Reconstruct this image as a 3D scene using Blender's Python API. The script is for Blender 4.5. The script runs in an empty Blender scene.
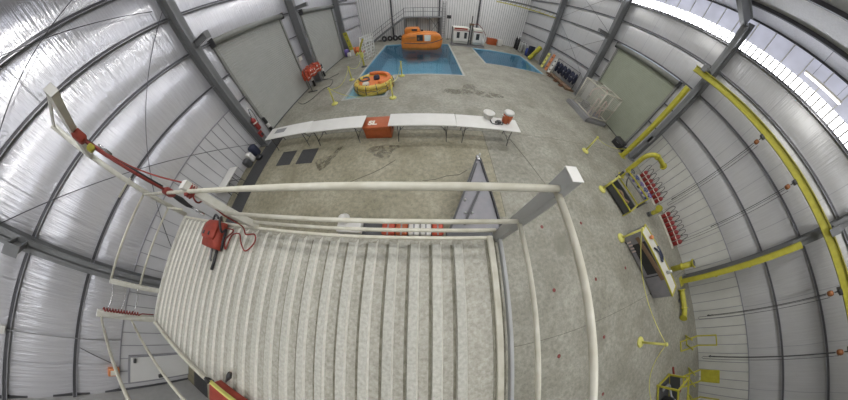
import bpy, bmesh, math, random
from mathutils import Vector, Matrix
random.seed(7)
PI = math.pi
S = bpy.context.scene
COL = S.collection

# ------------------------------------------------------------------ camera, world, exposure
H = 4.09
cd = bpy.data.cameras.new('camera')
cam = bpy.data.objects.new('camera', cd); COL.objects.link(cam); S.camera = cam
cd.type = 'PANO'; cd.panorama_type = 'FISHEYE_LENS_POLYNOMIAL'
cd.sensor_fit = 'HORIZONTAL'; cd.sensor_width = 36.0; cd.fisheye_fov = 2*PI
K = (2.764537, -0.941692, -0.035763, 0.0434)
cd.fisheye_polynomial_k0 = 0.0
cd.fisheye_polynomial_k1 = -K[0]/18.0
cd.fisheye_polynomial_k2 = -K[1]/18.0**2
cd.fisheye_polynomial_k3 = -K[2]/18.0**3
cd.fisheye_polynomial_k4 = -K[3]/18.0**4
cd.clip_start = 0.02; cd.clip_end = 200
cam.matrix_world = (Matrix.Translation((0, 0, H)) @ Matrix.Rotation(0.01033, 4, 'Y')
                    @ Matrix.Rotation(0.500853, 4, 'X') @ Matrix.Rotation(0.012, 4, 'Z'))

W = bpy.data.worlds.new('overcast_sky'); S.world = W; W.use_nodes = True
W.node_tree.nodes['Background'].inputs[0].default_value = (0.75, 0.85, 1.0, 1)
W.node_tree.nodes['Background'].inputs[1].default_value = 0.6
S.view_settings.view_transform = 'Standard'; S.view_settings.look = 'None'
S.view_settings.gamma = 1.0; S.view_settings.use_curve_mapping = False
S.view_settings.exposure = 0.14
SKYLIGHT_LOW, SKYLIGHT_HIGH, SKYCOL = 8.0, 0.44, (0.93, 0.95, 1.0)
FILL_W, FILL_COL = 120.0, (1.0, 0.985, 0.94)  # power and tint of the added fill lights under the roof
S.cycles.use_denoising = True
S.cycles.max_bounces = 8; S.cycles.diffuse_bounces = 5; S.cycles.transparent_max_bounces = 12
S.cycles.sample_clamp_indirect = 6.0

# ------------------------------------------------------------------ materials
def nodes(m):
    m.use_nodes = True
    nt = m.node_tree
    return nt, nt.nodes['Principled BSDF'], nt.nodes, nt.links

def mat(name, c, rough=0.5, metal=0.0, c2=None, scale=6.0, amt=0.5, bump=0.0, bscale=None, stretch=(1, 1, 1), spec=0.5, detail=5.0, coat=0.0):
    m = bpy.data.materials.new(name)
    nt, b, N, L = nodes(m)
    b.inputs['Base Color'].default_value = (*c, 1); b.inputs['Roughness'].default_value = rough
    b.inputs['Metallic'].default_value = metal; b.inputs['Specular IOR Level'].default_value = spec
    b.inputs['Coat Weight'].default_value = coat
    if c2 is None: c2 = tuple(x*0.86 for x in c)
    tc = N.new('ShaderNodeTexCoord'); mp = N.new('ShaderNodeMapping'); mp.inputs['Scale'].default_value = stretch
    L.new(tc.outputs['Object'], mp.inputs['Vector'])
    nz = N.new('ShaderNodeTexNoise'); nz.inputs['Scale'].default_value = scale; nz.inputs['Detail'].default_value = detail
    L.new(mp.outputs[0], nz.inputs['Vector'])
    rp = N.new('ShaderNodeValToRGB'); rp.color_ramp.elements[0].position = 0.5-0.5*amt; rp.color_ramp.elements[1].position = 0.5+0.5*amt
    rp.color_ramp.elements[0].color = (*c2, 1); rp.color_ramp.elements[1].color = (*c, 1)
    L.new(nz.outputs['Fac'], rp.inputs['Fac']); L.new(rp.outputs[0], b.inputs['Base Color'])
    if bump:
        nb = N.new('ShaderNodeTexNoise'); nb.inputs['Scale'].default_value = bscale or scale*3; nb.inputs['Detail'].default_value = 4
        L.new(mp.outputs[0], nb.inputs['Vector'])
        bp = N.new('ShaderNodeBump'); bp.inputs['Strength'].default_value = bump; bp.inputs['Distance'].default_value = 0.03
        L.new(nb.outputs['Fac'], bp.inputs['Height']); L.new(bp.outputs[0], b.inputs['Normal'])
    return m

def emit(name, c, s):
    m = bpy.data.materials.new(name); nt, b, N, L = nodes(m)
    b.inputs['Base Color'].default_value = (0.35, 0.35, 0.37, 1)
    b.inputs['Emission Color'].default_value = (*c, 1); b.inputs['Emission Strength'].default_value = s
    tc = N.new('ShaderNodeTexCoord'); nz = N.new('ShaderNodeTexNoise'); nz.inputs['Scale'].default_value = 1.3
    L.new(tc.outputs['Object'], nz.inputs['Vector'])
    mr = N.new('ShaderNodeMapRange'); mr.inputs[1].default_value = 0.3; mr.inputs[2].default_value = 0.7
    mr.inputs[3].default_value = s*0.8; mr.inputs[4].default_value = s*1.15
    L.new(nz.outputs['Fac'], mr.inputs[0]); L.new(mr.outputs[0], b.inputs['Emission Strength'])
    return m

def concrete(name, ca, cb, cs, cstain):
    m = bpy.data.materials.new(name); nt, b, N, L = nodes(m)
    tc = N.new('ShaderNodeTexCoord')
    def noise(sc, det=8, rough=0.6, loc=(0, 0, 0)):
        mp = N.new('ShaderNodeMapping'); mp.inputs['Location'].default_value = loc
        L.new(tc.outputs['Object'], mp.inputs['Vector'])
        n = N.new('ShaderNodeTexNoise'); n.inputs['Scale'].default_value = sc; n.inputs['Detail'].default_value = det
        n.inputs['Roughness'].default_value = rough; L.new(mp.outputs[0], n.inputs['Vector']); return n
    def ramp(src, a, c, p0, p1):
        r = N.new('ShaderNodeValToRGB'); r.color_ramp.elements[0].position = p0; r.color_ramp.elements[1].position = p1
        r.color_ramp.elements[0].color = a; r.color_ramp.elements[1].color = c; L.new(src, r.inputs['Fac']); return r
    r1 = ramp(noise(0.7).outputs['Fac'], (*ca, 1), (*cb, 1), 0.36, 0.64)
    r2 = ramp(noise(7.0, 10, 0.75, (3, 1, 0)).outputs['Fac'], (0.48, 0.48, 0.48, 1), (1.12, 1.12, 1.12, 1), 0.33, 0.62)
    mx = N.new('ShaderNodeMix'); mx.data_type = 'RGBA'; mx.blend_type = 'MULTIPLY'; mx.inputs[0].default_value = 0.8
    L.new(r1.outputs[0], mx.inputs[6]); L.new(r2.outputs[0], mx.inputs[7])
    f3 = ramp(noise(0.55, 6, 0.65, (11, 5, 0)).outputs['Fac'], (0, 0, 0, 1), (1, 1, 1, 1), 0.58, 0.70)
    mx2 = N.new('ShaderNodeMix'); mx2.data_type = 'RGBA'; L.new(f3.outputs[0], mx2.inputs[0])
    L.new(mx.outputs[2], mx2.inputs[6]); mx2.inputs[7].default_value = (*cstain, 1)
    # speckles of dirt
    f4 = ramp(noise(26, 3, 0.5, (1, 9, 0)).outputs['Fac'], (1, 1, 1, 1), (0, 0, 0, 1), 0.29, 0.34)
    mx3 = N.new('ShaderNodeMix'); mx3.data_type = 'RGBA'; L.new(f4.outputs[0], mx3.inputs[0])
    L.new(mx2.outputs[2], mx3.inputs[6]); mx3.inputs[7].default_value = (*cs, 1)
    L.new(mx3.outputs[2], b.inputs['Base Color'])
    b.inputs['Roughness'].default_value = 0.55
    bp = N.new('ShaderNodeBump'); bp.inputs['Strength'].default_value = 0.15; bp.inputs['Distance'].default_value = 0.01
    L.new(noise(30).outputs['Fac'], bp.inputs['Height']); L.new(bp.outputs[0], b.inputs['Normal'])
    return m

def insulation(name, c, rough, wr, metal=0.0):
    m = bpy.data.materials.new(name); nt, b, N, L = nodes(m)
    tc = N.new('ShaderNodeTexCoord')
    def noise(sx, sy, sz, det):
        mp = N.new('ShaderNodeMapping'); mp.inputs['Scale'].default_value = (sx, sy, sz); L.new(tc.outputs['Object'], mp.inputs['Vector'])
        n = N.new('ShaderNodeTexNoise'); n.inputs['Scale'].default_value = 1; n.inputs['Detail'].default_value = det
        L.new(mp.outputs[0], n.inputs['Vector']); return n
    n1 = noise(15, 15, 0.7, 4); n2 = noise(1.2, 1.2, 1.0, 3)
    add = N.new('ShaderNodeMath'); add.operation = 'MULTIPLY_ADD'; L.new(n2.outputs['Fac'], add.inputs[0]); add.inputs[1].default_value = 0.7
    L.new(n1.outputs['Fac'], add.inputs[2])
    bp = N.new('ShaderNodeBump'); bp.inputs['Strength'].default_value = wr; bp.inputs['Distance'].default_value = 0.06
    L.new(add.outputs[0], bp.inputs['Height']); L.new(bp.outputs[0], b.inputs['Normal'])
    rp = N.new('ShaderNodeValToRGB'); rp.color_ramp.elements[0].position = 0.3; rp.color_ramp.elements[1].position = 0.7
    rp.color_ramp.elements[0].color = (*[x*0.9 for x in c], 1); rp.color_ramp.elements[1].color = (*c, 1)
    L.new(n1.outputs['Fac'], rp.inputs['Fac']); L.new(rp.outputs[0], b.inputs['Base Color'])
    b.inputs['Roughness'].default_value = rough; b.inputs['Metallic'].default_value = metal; b.inputs['Specular IOR Level'].default_value = 1.0
    return m

def ribbed(name, c, period, axis, depth=0.4, rough=0.45):
    """painted sheet with regular ribs"""
    m = bpy.data.materials.new(name); nt, b, N, L = nodes(m)
    b.inputs['Roughness'].default_value = rough
    tc = N.new('ShaderNodeTexCoord'); wv = N.new('ShaderNodeTexWave'); wv.wave_type = 'BANDS'; wv.bands_direction = axis
    wv.inputs['Scale'].default_value = 2*PI/20.0/period; wv.inputs['Distortion'].default_value = 0
    L.new(tc.outputs['Object'], wv.inputs['Vector'])
    bp = N.new('ShaderNodeBump'); bp.inputs['Strength'].default_value = depth; bp.inputs['Distance'].default_value = 0.02
    L.new(wv.outputs['Fac'], bp.inputs['Height']); L.new(bp.outputs[0], b.inputs['Normal'])
    nz = N.new('ShaderNodeTexNoise'); nz.inputs['Scale'].default_value = 2.0; nz.inputs['Detail'].default_value = 5
    L.new(tc.outputs['Object'], nz.inputs['Vector'])
    rp = N.new('ShaderNodeValToRGB'); rp.color_ramp.elements[0].color = (*[x*0.88 for x in c], 1); rp.color_ramp.elements[1].color = (*c, 1)
    rp.color_ramp.elements[0].position = 0.3; rp.color_ramp.elements[1].position = 0.65
    L.new(nz.outputs['Fac'], rp.inputs['Fac']); L.new(rp.outputs[0], b.inputs['Base Color'])
    return m

def water_mat(name, tint):
    m = bpy.data.materials.new(name); nt, b, N, L = nodes(m)
    out = N['Material Output']; N.remove(b)
    tr = N.new('ShaderNodeBsdfTransparent'); tr.inputs[0].default_value = (*tint, 1)
    gl = N.new('ShaderNodeBsdfGlossy'); gl.inputs['Roughness'].default_value = 0.03
    fr = N.new('ShaderNodeFresnel'); fr.inputs['IOR'].default_value = 1.33
    mx = N.new('ShaderNodeMixShader')
    tc = N.new('ShaderNodeTexCoord'); nz = N.new('ShaderNodeTexNoise'); nz.inputs['Scale'].default_value = 1.8; nz.inputs['Detail'].default_value = 3
    L.new(tc.outputs['Object'], nz.inputs['Vector'])
    bp = N.new('ShaderNodeBump'); bp.inputs['Strength'].default_value = 0.12; bp.inputs['Distance'].default_value = 0.05
    L.new(nz.outputs['Fac'], bp.inputs['Height']); L.new(bp.outputs[0], gl.inputs['Normal']); L.new(bp.outputs[0], fr.inputs['Normal'])
    L.new(fr.outputs[0], mx.inputs[0]); L.new(tr.outputs[0], mx.inputs[1]); L.new(gl.outputs[0], mx.inputs[2])
    L.new(mx.outputs[0], out.inputs[0])
    return m

M = dict(
    tan_concrete=concrete('tan_concrete', (0.245, 0.225, 0.15), (0.36, 0.335, 0.245), (0.12, 0.105, 0.065), (0.185, 0.165, 0.105)),
    grey_concrete=concrete('grey_concrete', (0.235, 0.226, 0.180), (0.345, 0.335, 0.278), (0.11, 0.10, 0.075), (0.175, 0.167, 0.13)),
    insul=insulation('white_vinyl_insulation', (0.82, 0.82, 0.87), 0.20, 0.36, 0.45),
    insul_r=insulation('white_vinyl_insulation_shaded', (0.55, 0.55, 0.555), 0.33, 0.2, 0.2),  # same white vinyl, darkened in colour for the dimly lit right wall
    seam=mat('seam_tape', (0.40, 0.40, 0.43), 0.5),
    siding=mat('white_siding', (0.76, 0.76, 0.75), 0.45, c2=(0.68, 0.68, 0.67), scale=1.5),
    wainscot=mat('white_wainscot', (0.60, 0.60, 0.62), 0.4, c2=(0.54, 0.54, 0.55), scale=1.5),
    wainscot_r=mat('cream_wainscot', (0.60, 0.60, 0.56), 0.4, c2=(0.52, 0.52, 0.48), scale=1.5),
    rib=mat('siding_rib', (0.30, 0.30, 0.32), 0.5),
    steel=mat('grey_primer_steel', (0.185, 0.19, 0.195), 0.45, c2=(0.155, 0.16, 0.165), scale=2),
    girt=mat('galvanised_girt', (0.10, 0.10, 0.11), 0.35, metal=0.3), lip=mat('girt_lip_highlight', (0.42, 0.42, 0.45), 0.3, metal=0.4),  # paler lip colour puts a highlight on the girt edges
    roof=insulation('roof_insulation', (0.66, 0.66, 0.70), 0.4, 0.25),
    backwall=mat('grey_board', (0.45, 0.45, 0.44), 0.6),
    curtain=mat('door_curtain', (0.45, 0.455, 0.43), 0.4, c2=(0.40, 0.405, 0.38), scale=1.5),
    curtain_r=mat('green_grey_door_curtain', (0.37, 0.395, 0.31), 0.4, c2=(0.32, 0.345, 0.265), scale=1.5),
    hood=mat('door_hood', (0.25, 0.255, 0.235), 0.4),
    skylow=emit('skylight_clear_sheet', SKYCOL, SKYLIGHT_LOW), skyhigh=emit('skylight_frosted_sheet', (0.80, 0.82, 1.0), SKYLIGHT_HIGH),
    lamp=emit('lamp_tube', (1, 0.98, 0.92), 5.0),
    pooltile=mat('blue_pool_liner', (0.30, 0.50, 0.60), 0.5, c2=(0.22, 0.42, 0.53), scale=1.2),
    ledge=mat('pale_pool_ledge', (0.74, 0.80, 0.82), 0.5, c2=(0.62, 0.70, 0.72), scale=2),
    coping=mat('pool_coping', (0.40, 0.41, 0.38), 0.6),
    water=water_mat('pool_water', (0.68, 0.87, 0.93)),
    rubber=mat('black_rubber_mat', (0.035, 0.036, 0.038), 0.7, c2=(0.06, 0.06, 0.06), scale=20),
    deck=mat('worn_white_deck', (0.43, 0.42, 0.365), 0.5, c2=(0.24, 0.23, 0.185), scale=26, amt=0.5, bump=0.3, bscale=24, detail=12), ridge=mat('ridge_top_paint', (0.52, 0.515, 0.46), 0.45, c2=(0.33, 0.325, 0.275), scale=28, amt=0.5, bump=0.2, bscale=30, detail=12), lit_slope=mat('lit_ridge_slope', (0.78, 0.77, 0.71), 0.4, c2=(0.62, 0.60, 0.53), scale=25), shade_groove=mat('shade_groove_line', (0.13, 0.12, 0.085), 0.7, c2=(0.22, 0.21, 0.16), scale=18, amt=0.3),  # ridge slope and foot line carry light and shade in their colour
    white=mat('white_paint', (0.66, 0.65, 0.60), 0.4, c2=(0.54, 0.53, 0.46), scale=9),
    whiterail=mat('cream_rail_paint', (0.63, 0.615, 0.53), 0.4, c2=(0.48, 0.455, 0.36), scale=7, amt=0.45),
    greypost=mat('grey_post_paint', (0.40, 0.405, 0.395), 0.45),
    plastic=mat('white_plastic', (0.70, 0.69, 0.66), 0.45, c2=(0.64, 0.63, 0.60), scale=3),
    black=mat('black_metal', (0.025, 0.025, 0.027), 0.45),
    dark=mat('dark_grey', (0.07, 0.072, 0.075), 0.5),
    grey=mat('mid_grey', (0.25, 0.25, 0.255), 0.5),
    slate=mat('slate_grey_board', (0.20, 0.20, 0.215), 0.5, c2=(0.25, 0.24, 0.255), scale=5),
    orange=mat('orange_plastic', (0.40, 0.092, 0.025), 0.45, c2=(0.32, 0.07, 0.018), scale=6),
    boat=mat('orange_gelcoat', (0.72, 0.24, 0.035), 0.3, c2=(0.60, 0.18, 0.025), scale=4),
    red=mat('red_nylon', (0.33, 0.045, 0.022), 0.6, c2=(0.24, 0.03, 0.017), scale=12),
    extred=mat('fire_red', (0.26, 0.022, 0.02), 0.35),
    rope=mat('red_rope', (0.29, 0.042, 0.03), 0.7, c2=(0.15, 0.022, 0.02), scale=60),
    vest=mat('life_vest_orange', (0.52, 0.095, 0.04), 0.6, c2=(0.38, 0.045, 0.025), scale=9),
    yellow=mat('safety_yellow', (0.46, 0.425, 0.045), 0.45, c2=(0.35, 0.32, 0.03), scale=6),
    paleyellow=mat('pale_yellow', (0.64, 0.61, 0.16), 0.5),
    raftyellow=mat('raft_yellow', (0.66, 0.50, 0.10), 0.5, c2=(0.45, 0.32, 0.05), scale=8),
    raftorange=mat('raft_orange', (0.72, 0.20, 0.05), 0.5),
    navy=mat('navy_fabric', (0.025, 0.032, 0.07), 0.7, c2=(0.012, 0.015, 0.03), scale=14),
    blue=mat('blue_plastic', (0.035, 0.06, 0.26), 0.4), purple=mat('purple_paint', (0.16, 0.12, 0.36), 0.4),
    chrome=mat('bright_steel', (0.55, 0.55, 0.56), 0.25, metal=0.9),
    silver=mat('silver_cylinder', (0.48, 0.49, 0.47), 0.35, metal=0.4),
    wood=mat('brown_timber', (0.22, 0.145, 0.09), 0.7, c2=(0.15, 0.095, 0.055), scale=8, stretch=(1, 6, 1)),
    pinkpipe=mat('pale_pink_pipe', (0.62, 0.50, 0.45), 0.5),
    palepipe=mat('pale_frame_pipe', (0.58, 0.55, 0.47), 0.5),
    glass=mat('dark_window', (0.05, 0.055, 0.06), 0.12),
    hookorange=mat('hoist_orange', (0.27, 0.10, 0.03), 0.5), chain=mat('chain_steel', (0.06, 0.06, 0.06), 0.4, metal=0.5),
    joint=mat('joint_filler', (0.13, 0.12, 0.09), 0.8), dot=mat('maroon_floor_dot', (0.20, 0.035, 0.03), 0.6),
    wet=mat('damp_patch', (0.17, 0.155, 0.105), 0.35), skin=mat('leather_brown', (0.20, 0.10, 0.06), 0.6),
    mesh=mat('pale_mesh_panel', (0.56, 0.55, 0.49), 0.6, c2=(0.48, 0.47, 0.42), scale=30),
    dry=mat('white_labelling', (0.75, 0.74, 0.66), 0.5), sign=mat('orange_sign', (0.66, 0.25, 0.10), 0.5),
)

def patchy(m):
    nt = m.node_tree; N, L = nt.nodes, nt.links; b = N['Principled BSDF']; out = N['Material Output']
    tc = N.new('ShaderNodeTexCoord'); nz = N.new('ShaderNodeTexNoise'); nz.inputs['Scale'].default_value = 3.2; nz.inputs['Detail'].default_value = 7
    nz.inputs['Roughness'].default_value = 0.7; L.new(tc.outputs['Object'], nz.inputs['Vector'])
    rp = N.new('ShaderNodeValToRGB'); rp.color_ramp.elements[0].position = 0.42; rp.color_ramp.elements[1].position = 0.62
    L.new(nz.outputs['Fac'], rp.inputs['Fac']); L.new(rp.outputs[0], b.inputs['Alpha'])
patchy(M['wet'])
# ------------------------------------------------------------------ builders
def wm(o):
    return (wm(o.parent) @ o.matrix_basis) if o.parent else o.matrix_basis.copy()

class MB:
    def __init__(s): s.v = []; s.f = []; s.mi = []; s.sm = []; s.cur = 0
    def add(s, vs, fs, smooth=False):
        o = len(s.v); s.v += [Vector(p) for p in vs]
        for f in fs: s.f.append([i+o for i in f]); s.mi.append(s.cur); s.sm.append(smooth)
        return s
    def box(s, x0, x1, y0, y1, z0, z1):
        return s.add([(x0,y0,z0),(x1,y0,z0),(x1,y1,z0),(x0,y1,z0),(x0,y0,z1),(x1,y0,z1),(x1,y1,z1),(x0,y1,z1)],
                     [(0,3,2,1),(4,5,6,7),(0,1,5,4),(1,2,6,5),(2,3,7,6),(3,0,4,7)])
    def rbox(s, x0, x1, y0, y1, z0, z1, r=0.02):
        """box with chamfered edges"""
        bm = bmesh.new(); bmesh.ops.create_cube(bm, size=1)
        for v in bm.verts: v.co = Vector(((x0+x1)/2+v.co.x*(x1-x0), (y0+y1)/2+v.co.y*(y1-y0), (z0+z1)/2+v.co.z*(z1-z0)))
        r = min(r, 0.45*min(x1-x0, y1-y0, z1-z0))
        bmesh.ops.bevel(bm, geom=bm.edges[:], offset=r, segments=3, profile=0.5, affect='EDGES')
        bm.verts.index_update(); s.add([v.co.copy() for v in bm.verts], [[v.index for v in f.verts] for f in bm.faces], True); bm.free(); return s
    def quad(s, a, b, c, d, smooth=False): return s.add([a,b,c,d], [(0,1,2,3)], smooth)
    def beam(s, p0, p1, w, h, up=(0,0,1)):
        p0, p1 = Vector(p0), Vector(p1); d = (p1-p0).normalized(); u = Vector(up)
        if abs(d.dot(u)) > 0.98: u = Vector((0,1,0))
        r = d.cross(u).normalized(); u = r.cross(d)
        vs = [p+r*(a*w/2)+u*(b*h/2) for p in (p0,p1) for a,b in ((-1,-1),(1,-1),(1,1),(-1,1))]
        return s.add(vs, [(0,1,2,3),(7,6,5,4),(0,4,5,1),(1,5,6,2),(2,6,7,3),(3,7,4,0)])
    def ibeam(s, p0, p1, w, h, t=0.02, up=(0,0,1)):
        p0, p1 = Vector(p0), Vector(p1); d = (p1-p0).normalized(); u = Vector(up)
        r = d.cross(u).normalized(); u = r.cross(d); o = u*(h/2-t/2)
        s.beam(p0+o, p1+o, w, t, u); s.beam(p0-o, p1-o, w, t, u); return s.beam(p0, p1, t, h-2*t, u)
    def tube(s, pts, r, n=8, cap=True, closed=False):
        pts = [Vector(p) for p in pts]; rs = r if isinstance(r, (list, tuple)) else [r]*len(pts)
        vs = []; m = len(pts); prev = None
        for i, p in enumerate(pts):
            a = pts[(i-1) % m] if (closed or i > 0) else p; b = pts[(i+1) % m] if (closed or i < m-1) else p
            t = (b-a).normalized()
            if prev is None:
                u = Vector((0,0,1)) if abs(t.z) < 0.9 else Vector((1,0,0)); u = (u-t*u.dot(t)).normalized()
            else: u = (prev-t*prev.dot(t)).normalized()
            prev = u; w = t.cross(u)
            for k in range(n):
                q = 2*PI*k/n; vs.append(p+(u*math.cos(q)+w*math.sin(q))*rs[i])
        fs = []; mm = m if closed else m-1
        for i in range(mm):
            for k in range(n):
                j = (i+1) % m; fs.append((i*n+k, i*n+(k+1)%n, j*n+(k+1)%n, j*n+k))
        s.add(vs, fs, True)
        if cap and not closed: s.add(vs[:n], [tuple(range(n))[::-1]]); s.add(vs[-n:], [tuple(range(n))])
        return s
    def lathe(s, prof, c=(0,0,0), n=20, axis=None):
        c = Vector(c); q = Vector(axis).to_track_quat('Z','Y').to_matrix() if axis else Matrix.Identity(3)
        vs = []; fs = []; m = len(prof)
        for r, z in prof:
            for k in range(n):
                a = 2*PI*k/n; vs.append(c+q@Vector((r*math.cos(a), r*math.sin(a), z)))
        for i in range(m-1):
            for k in range(n): fs.append((i*n+k, i*n+(k+1)%n, (i+1)*n+(k+1)%n, (i+1)*n+k))
        s.add(vs, fs, True)
        if prof[0][0] > 1e-4: s.add(vs[:n], [tuple(range(n))[::-1]])
        if prof[-1][0] > 1e-4: s.add(vs[-n:], [tuple(range(n))])
        return s
    def cyl(s, p0, p1, r, n=14):
        return s.tube([p0, p1], r, n)
    def prism(s, poly, z0, z1):
        n = len(poly); vs = [(x,y,z0) for x,y in poly]+[(x,y,z1) for x,y in poly]
        return s.add(vs, [tuple(range(n))[::-1], tuple(range(n,2*n))]+[(i,(i+1)%n,n+(i+1)%n,n+i) for i in range(n)])
    def ball(s, c, rx, ry=None, rz=None, n=12):
        ry = ry or rx; rz = rz or rx; c = Vector(c); vs = []; fs = []; m = n//2
        for i in range(m+1):
            t = PI*i/m
            for k in range(n):
                a = 2*PI*k/n; vs.append(c+Vector((rx*math.sin(t)*math.cos(a), ry*math.sin(t)*math.sin(a), rz*math.cos(t))))
        for i in range(m):
            for k in range(n): fs.append((i*n+k, (i+1)*n+k, (i+1)*n+(k+1)%n, i*n+(k+1)%n))
        return s.add(vs, fs, True)
    def loft(s, secs, cap=True):
        n = len(secs[0]); vs = [p for q in secs for p in q]; fs = []
        for i in range(len(secs)-1):
            for k in range(n): fs.append((i*n+k, i*n+(k+1)%n, (i+1)*n+(k+1)%n, (i+1)*n+k))
        s.add(vs, fs, True)
        if cap: s.add(secs[0], [tuple(range(n))[::-1]]); s.add(secs[-1], [tuple(range(n))])
        return s
    def build(s, name, mats, parent=None, world=True, origin=None):
        if not isinstance(mats, (list, tuple)): mats = [mats]
        if parent is not None: inv = wm(parent).inverted() if world else Matrix.Identity(4)
        else:
            if origin is None:
                xs = [v.x for v in s.v]; ys = [v.y for v in s.v]; origin = ((min(xs)+max(xs))/2, (min(ys)+max(ys))/2, min(v.z for v in s.v))
            inv = Matrix.Translation(-Vector(origin))
        me = bpy.data.meshes.new(name); me.from_pydata([inv@v for v in s.v], [], s.f)
        for m in mats: me.materials.append(m)
        me.polygons.foreach_set('material_index', s.mi); me.polygons.foreach_set('use_smooth', s.sm)
        bm = bmesh.new(); bm.from_mesh(me); bmesh.ops.remove_doubles(bm, verts=bm.verts, dist=1e-5)
        bmesh.ops.recalc_face_normals(bm, faces=bm.faces); bm.to_mesh(me); bm.free(); me.update()
        o = bpy.data.objects.new(name, me); COL.objects.link(o)
        if parent is not None: o.parent = parent
        else: o.location = origin
        return o

def tag(o, label, cat, group=None):
    o['label'] = label; o['category'] = cat
    if group: o['group'] = group
    return o
def thing(name, label, cat, loc=(0,0,0), rz=0.0, group=None):
    o = bpy.data.objects.new(name, None); COL.objects.link(o); o.location = loc; o.rotation_euler = (0,0,rz); o.empty_display_size = 0.1
    return tag(o, label, cat, group)
def struct(o): o['kind'] = 'structure'; return o
def copy_tree(o, parent=None):
    c = o.copy(); COL.objects.link(c)
    if parent is not None: c.parent = parent
    for ch in list(o.children): copy_tree(ch, c)
    return c
def dup(o, loc, rz=0.0, label=None, scale=None):
    c = copy_tree(o); c.location = loc; c.rotation_euler = (0,0,rz)
    if label: c['label'] = label
    if scale: c.scale = scale
    return c
def smooth_path(pts, k=6):
    pts = [Vector(p) for p in pts]; out = []
    for i in range(len(pts)-1):
        p0 = pts[max(i-1,0)]; p1 = pts[i]; p2 = pts[i+1]; p3 = pts[min(i+2,len(pts)-1)]
        for j in range(k):
            t = j/k
            out.append(0.5*((2*p1)+(-p0+p2)*t+(2*p0-5*p1+4*p2-p3)*t*t+(-p0+3*p1-3*p2+p3)*t**3))
    return out+[pts[-1]]
def sag(a, b, d, n=12):
    a, b = Vector(a), Vector(b)
    return [a.lerp(b, i/n)-Vector((0,0,d*4*(i/n)*(1-i/n))) for i in range(n+1)]

# ================================================================== STRUCTURE
XL, XR, YB, YF = -8.7, 13.1, -5.35, 26.9
YBR = -12.0
ZL = [2.37, 3.63, 5.18, 6.67, 7.99, 9.4]
ZR = [2.28, 3.62, 5.13, 6.55, 7.85, 9.4]
FRL = [-1.7, 5.5, 12.75, 19.9]; FRR = [-2.0, 5.3, 12.35, 19.5]; FR = [-1.85, 5.4, 12.55, 19.7]
RIDGE_X, EAVE, SLOPE = 2.2, 9.4, 0.167
def roofz(x): return EAVE + SLOPE*((x-XL) if x < RIDGE_X else (XR-x))

# floor with the two pools and the raft ledge cut out
P1 = (-4.62, 2.48, 11.9, 22.6); P2 = (5.1, 10.9, 15.6, 21.5); PL = (-4.62, -2.25, 8.7, 11.9)
def inside(x, y): return any(a < x < b and c < y < d for a, b, c, d in (P1, P2, PL))
mb = MB()
xs = sorted({XL-0.2, XR+0.2, 0.7, 2.36, P1[0], P1[1], P2[0], P2[1], PL[1]}); ys = sorted({YBR, YF+0.2, 1.7, 5.55, P1[2], P1[3], P2[2], P2[3], PL[2]})
for i in range(len(xs)-1):
    for j in range(len(ys)-1):
        cx, cy = (xs[i]+xs[i+1])/2, (ys[j]+ys[j+1])/2
        if inside(cx, cy): continue
        mb.cur = 0 if ((cx < 2.36 and 1.7 < cy < 5.55) or (cx < 0.7 and cy < 5.55)) else 1
        mb.quad((xs[i],ys[j],0),(xs[i+1],ys[j],0),(xs[i+1],ys[j+1],0),(xs[i],ys[j+1],0))
struct(mb.build('floor', [M['tan_concrete'], M['grey_concrete']], origin=(0,0,0)))

def basin(name, r, d, mtl, skip=''):
    a,b,c,e = r; m = MB()
    m.quad((a,c,-d),(b,c,-d),(b,e,-d),(a,e,-d))
    m.quad((a,c,0),(b,c,0),(b,c,-d),(a,c,-d)) if 'f' not in skip else None
    if 'k' not in skip: m.quad((a,e,0),(b,e,0),(b,e,-d),(a,e,-d))
    m.quad((a,c,0),(a,e,0),(a,e,-d),(a,c,-d)); m.quad((b,c,0),(b,e,0),(b,e,-d),(b,c,-d))
    return struct(m.build(name, mtl, origin=(0,0,0)))
basin('pool_floor', P1, 1.6, M['pooltile']); basin('pool_floor', P2, 1.6, M['pooltile']); basin('ledge_floor', PL, 0.16, M['ledge'], 'k')
for r, z in ((P1,-0.10),(P2,-0.10),(PL,-0.10)):
    struct(MB().quad((r[0],r[2],z),(r[1],r[2],z),(r[1],r[3],z),(r[0],r[3],z)).build('water', M['water'], origin=(0,0,0)))
n = 0
def trim(m, mt):
    global n; n += 1
    return struct(m.build('trim_%d' % n, mt, origin=(0,0,0)))
def edge_strip(a, b, c, d, w=0.16):
    m = MB()
    m.box(a-w,a,c-w,d+w,0,0.012); m.box(b,b+w,c-w,d+w,0,0.012); m.box(a,b,d,d+w,0,0.012)
    return m
m = MB(); w = 0.15
m.box(P1[0]-w,P1[0],PL[2]-w,P1[3]+w,0,0.012); m.box(P1[1],P1[1]+w,P1[2]-w,P1[3]+w,0,0.012); m.box(P1[0],P1[1],P1[3],P1[3]+w,0,0.012)
m.box(PL[1],P1[1],P1[2]-w,P1[2],0,0.012); m.box(P1[0],PL[1]+w,PL[2]-w,PL[2],0,0.012); m.box(PL[1],PL[1]+w,PL[2],P1[2]-w,0,0.012)
trim(m, M['coping'])
m = edge_strip(*P2); m.box(P2[0],P2[1],P2[2]-w,P2[2],0,0.012); trim(m, M['coping'])
# slab joints
m = MB(); m.box(2.352,2.368,1.7,5.55,0.001,0.004); m.box(2.36,XR,5.544,5.556,0.001,0.004); m.box(XL,2.36,5.545,5.555,0.001,0.004)
m.box(2.0,XR,-1.656,-1.644,0.001,0.004); trim(m, M['joint'])

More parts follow.
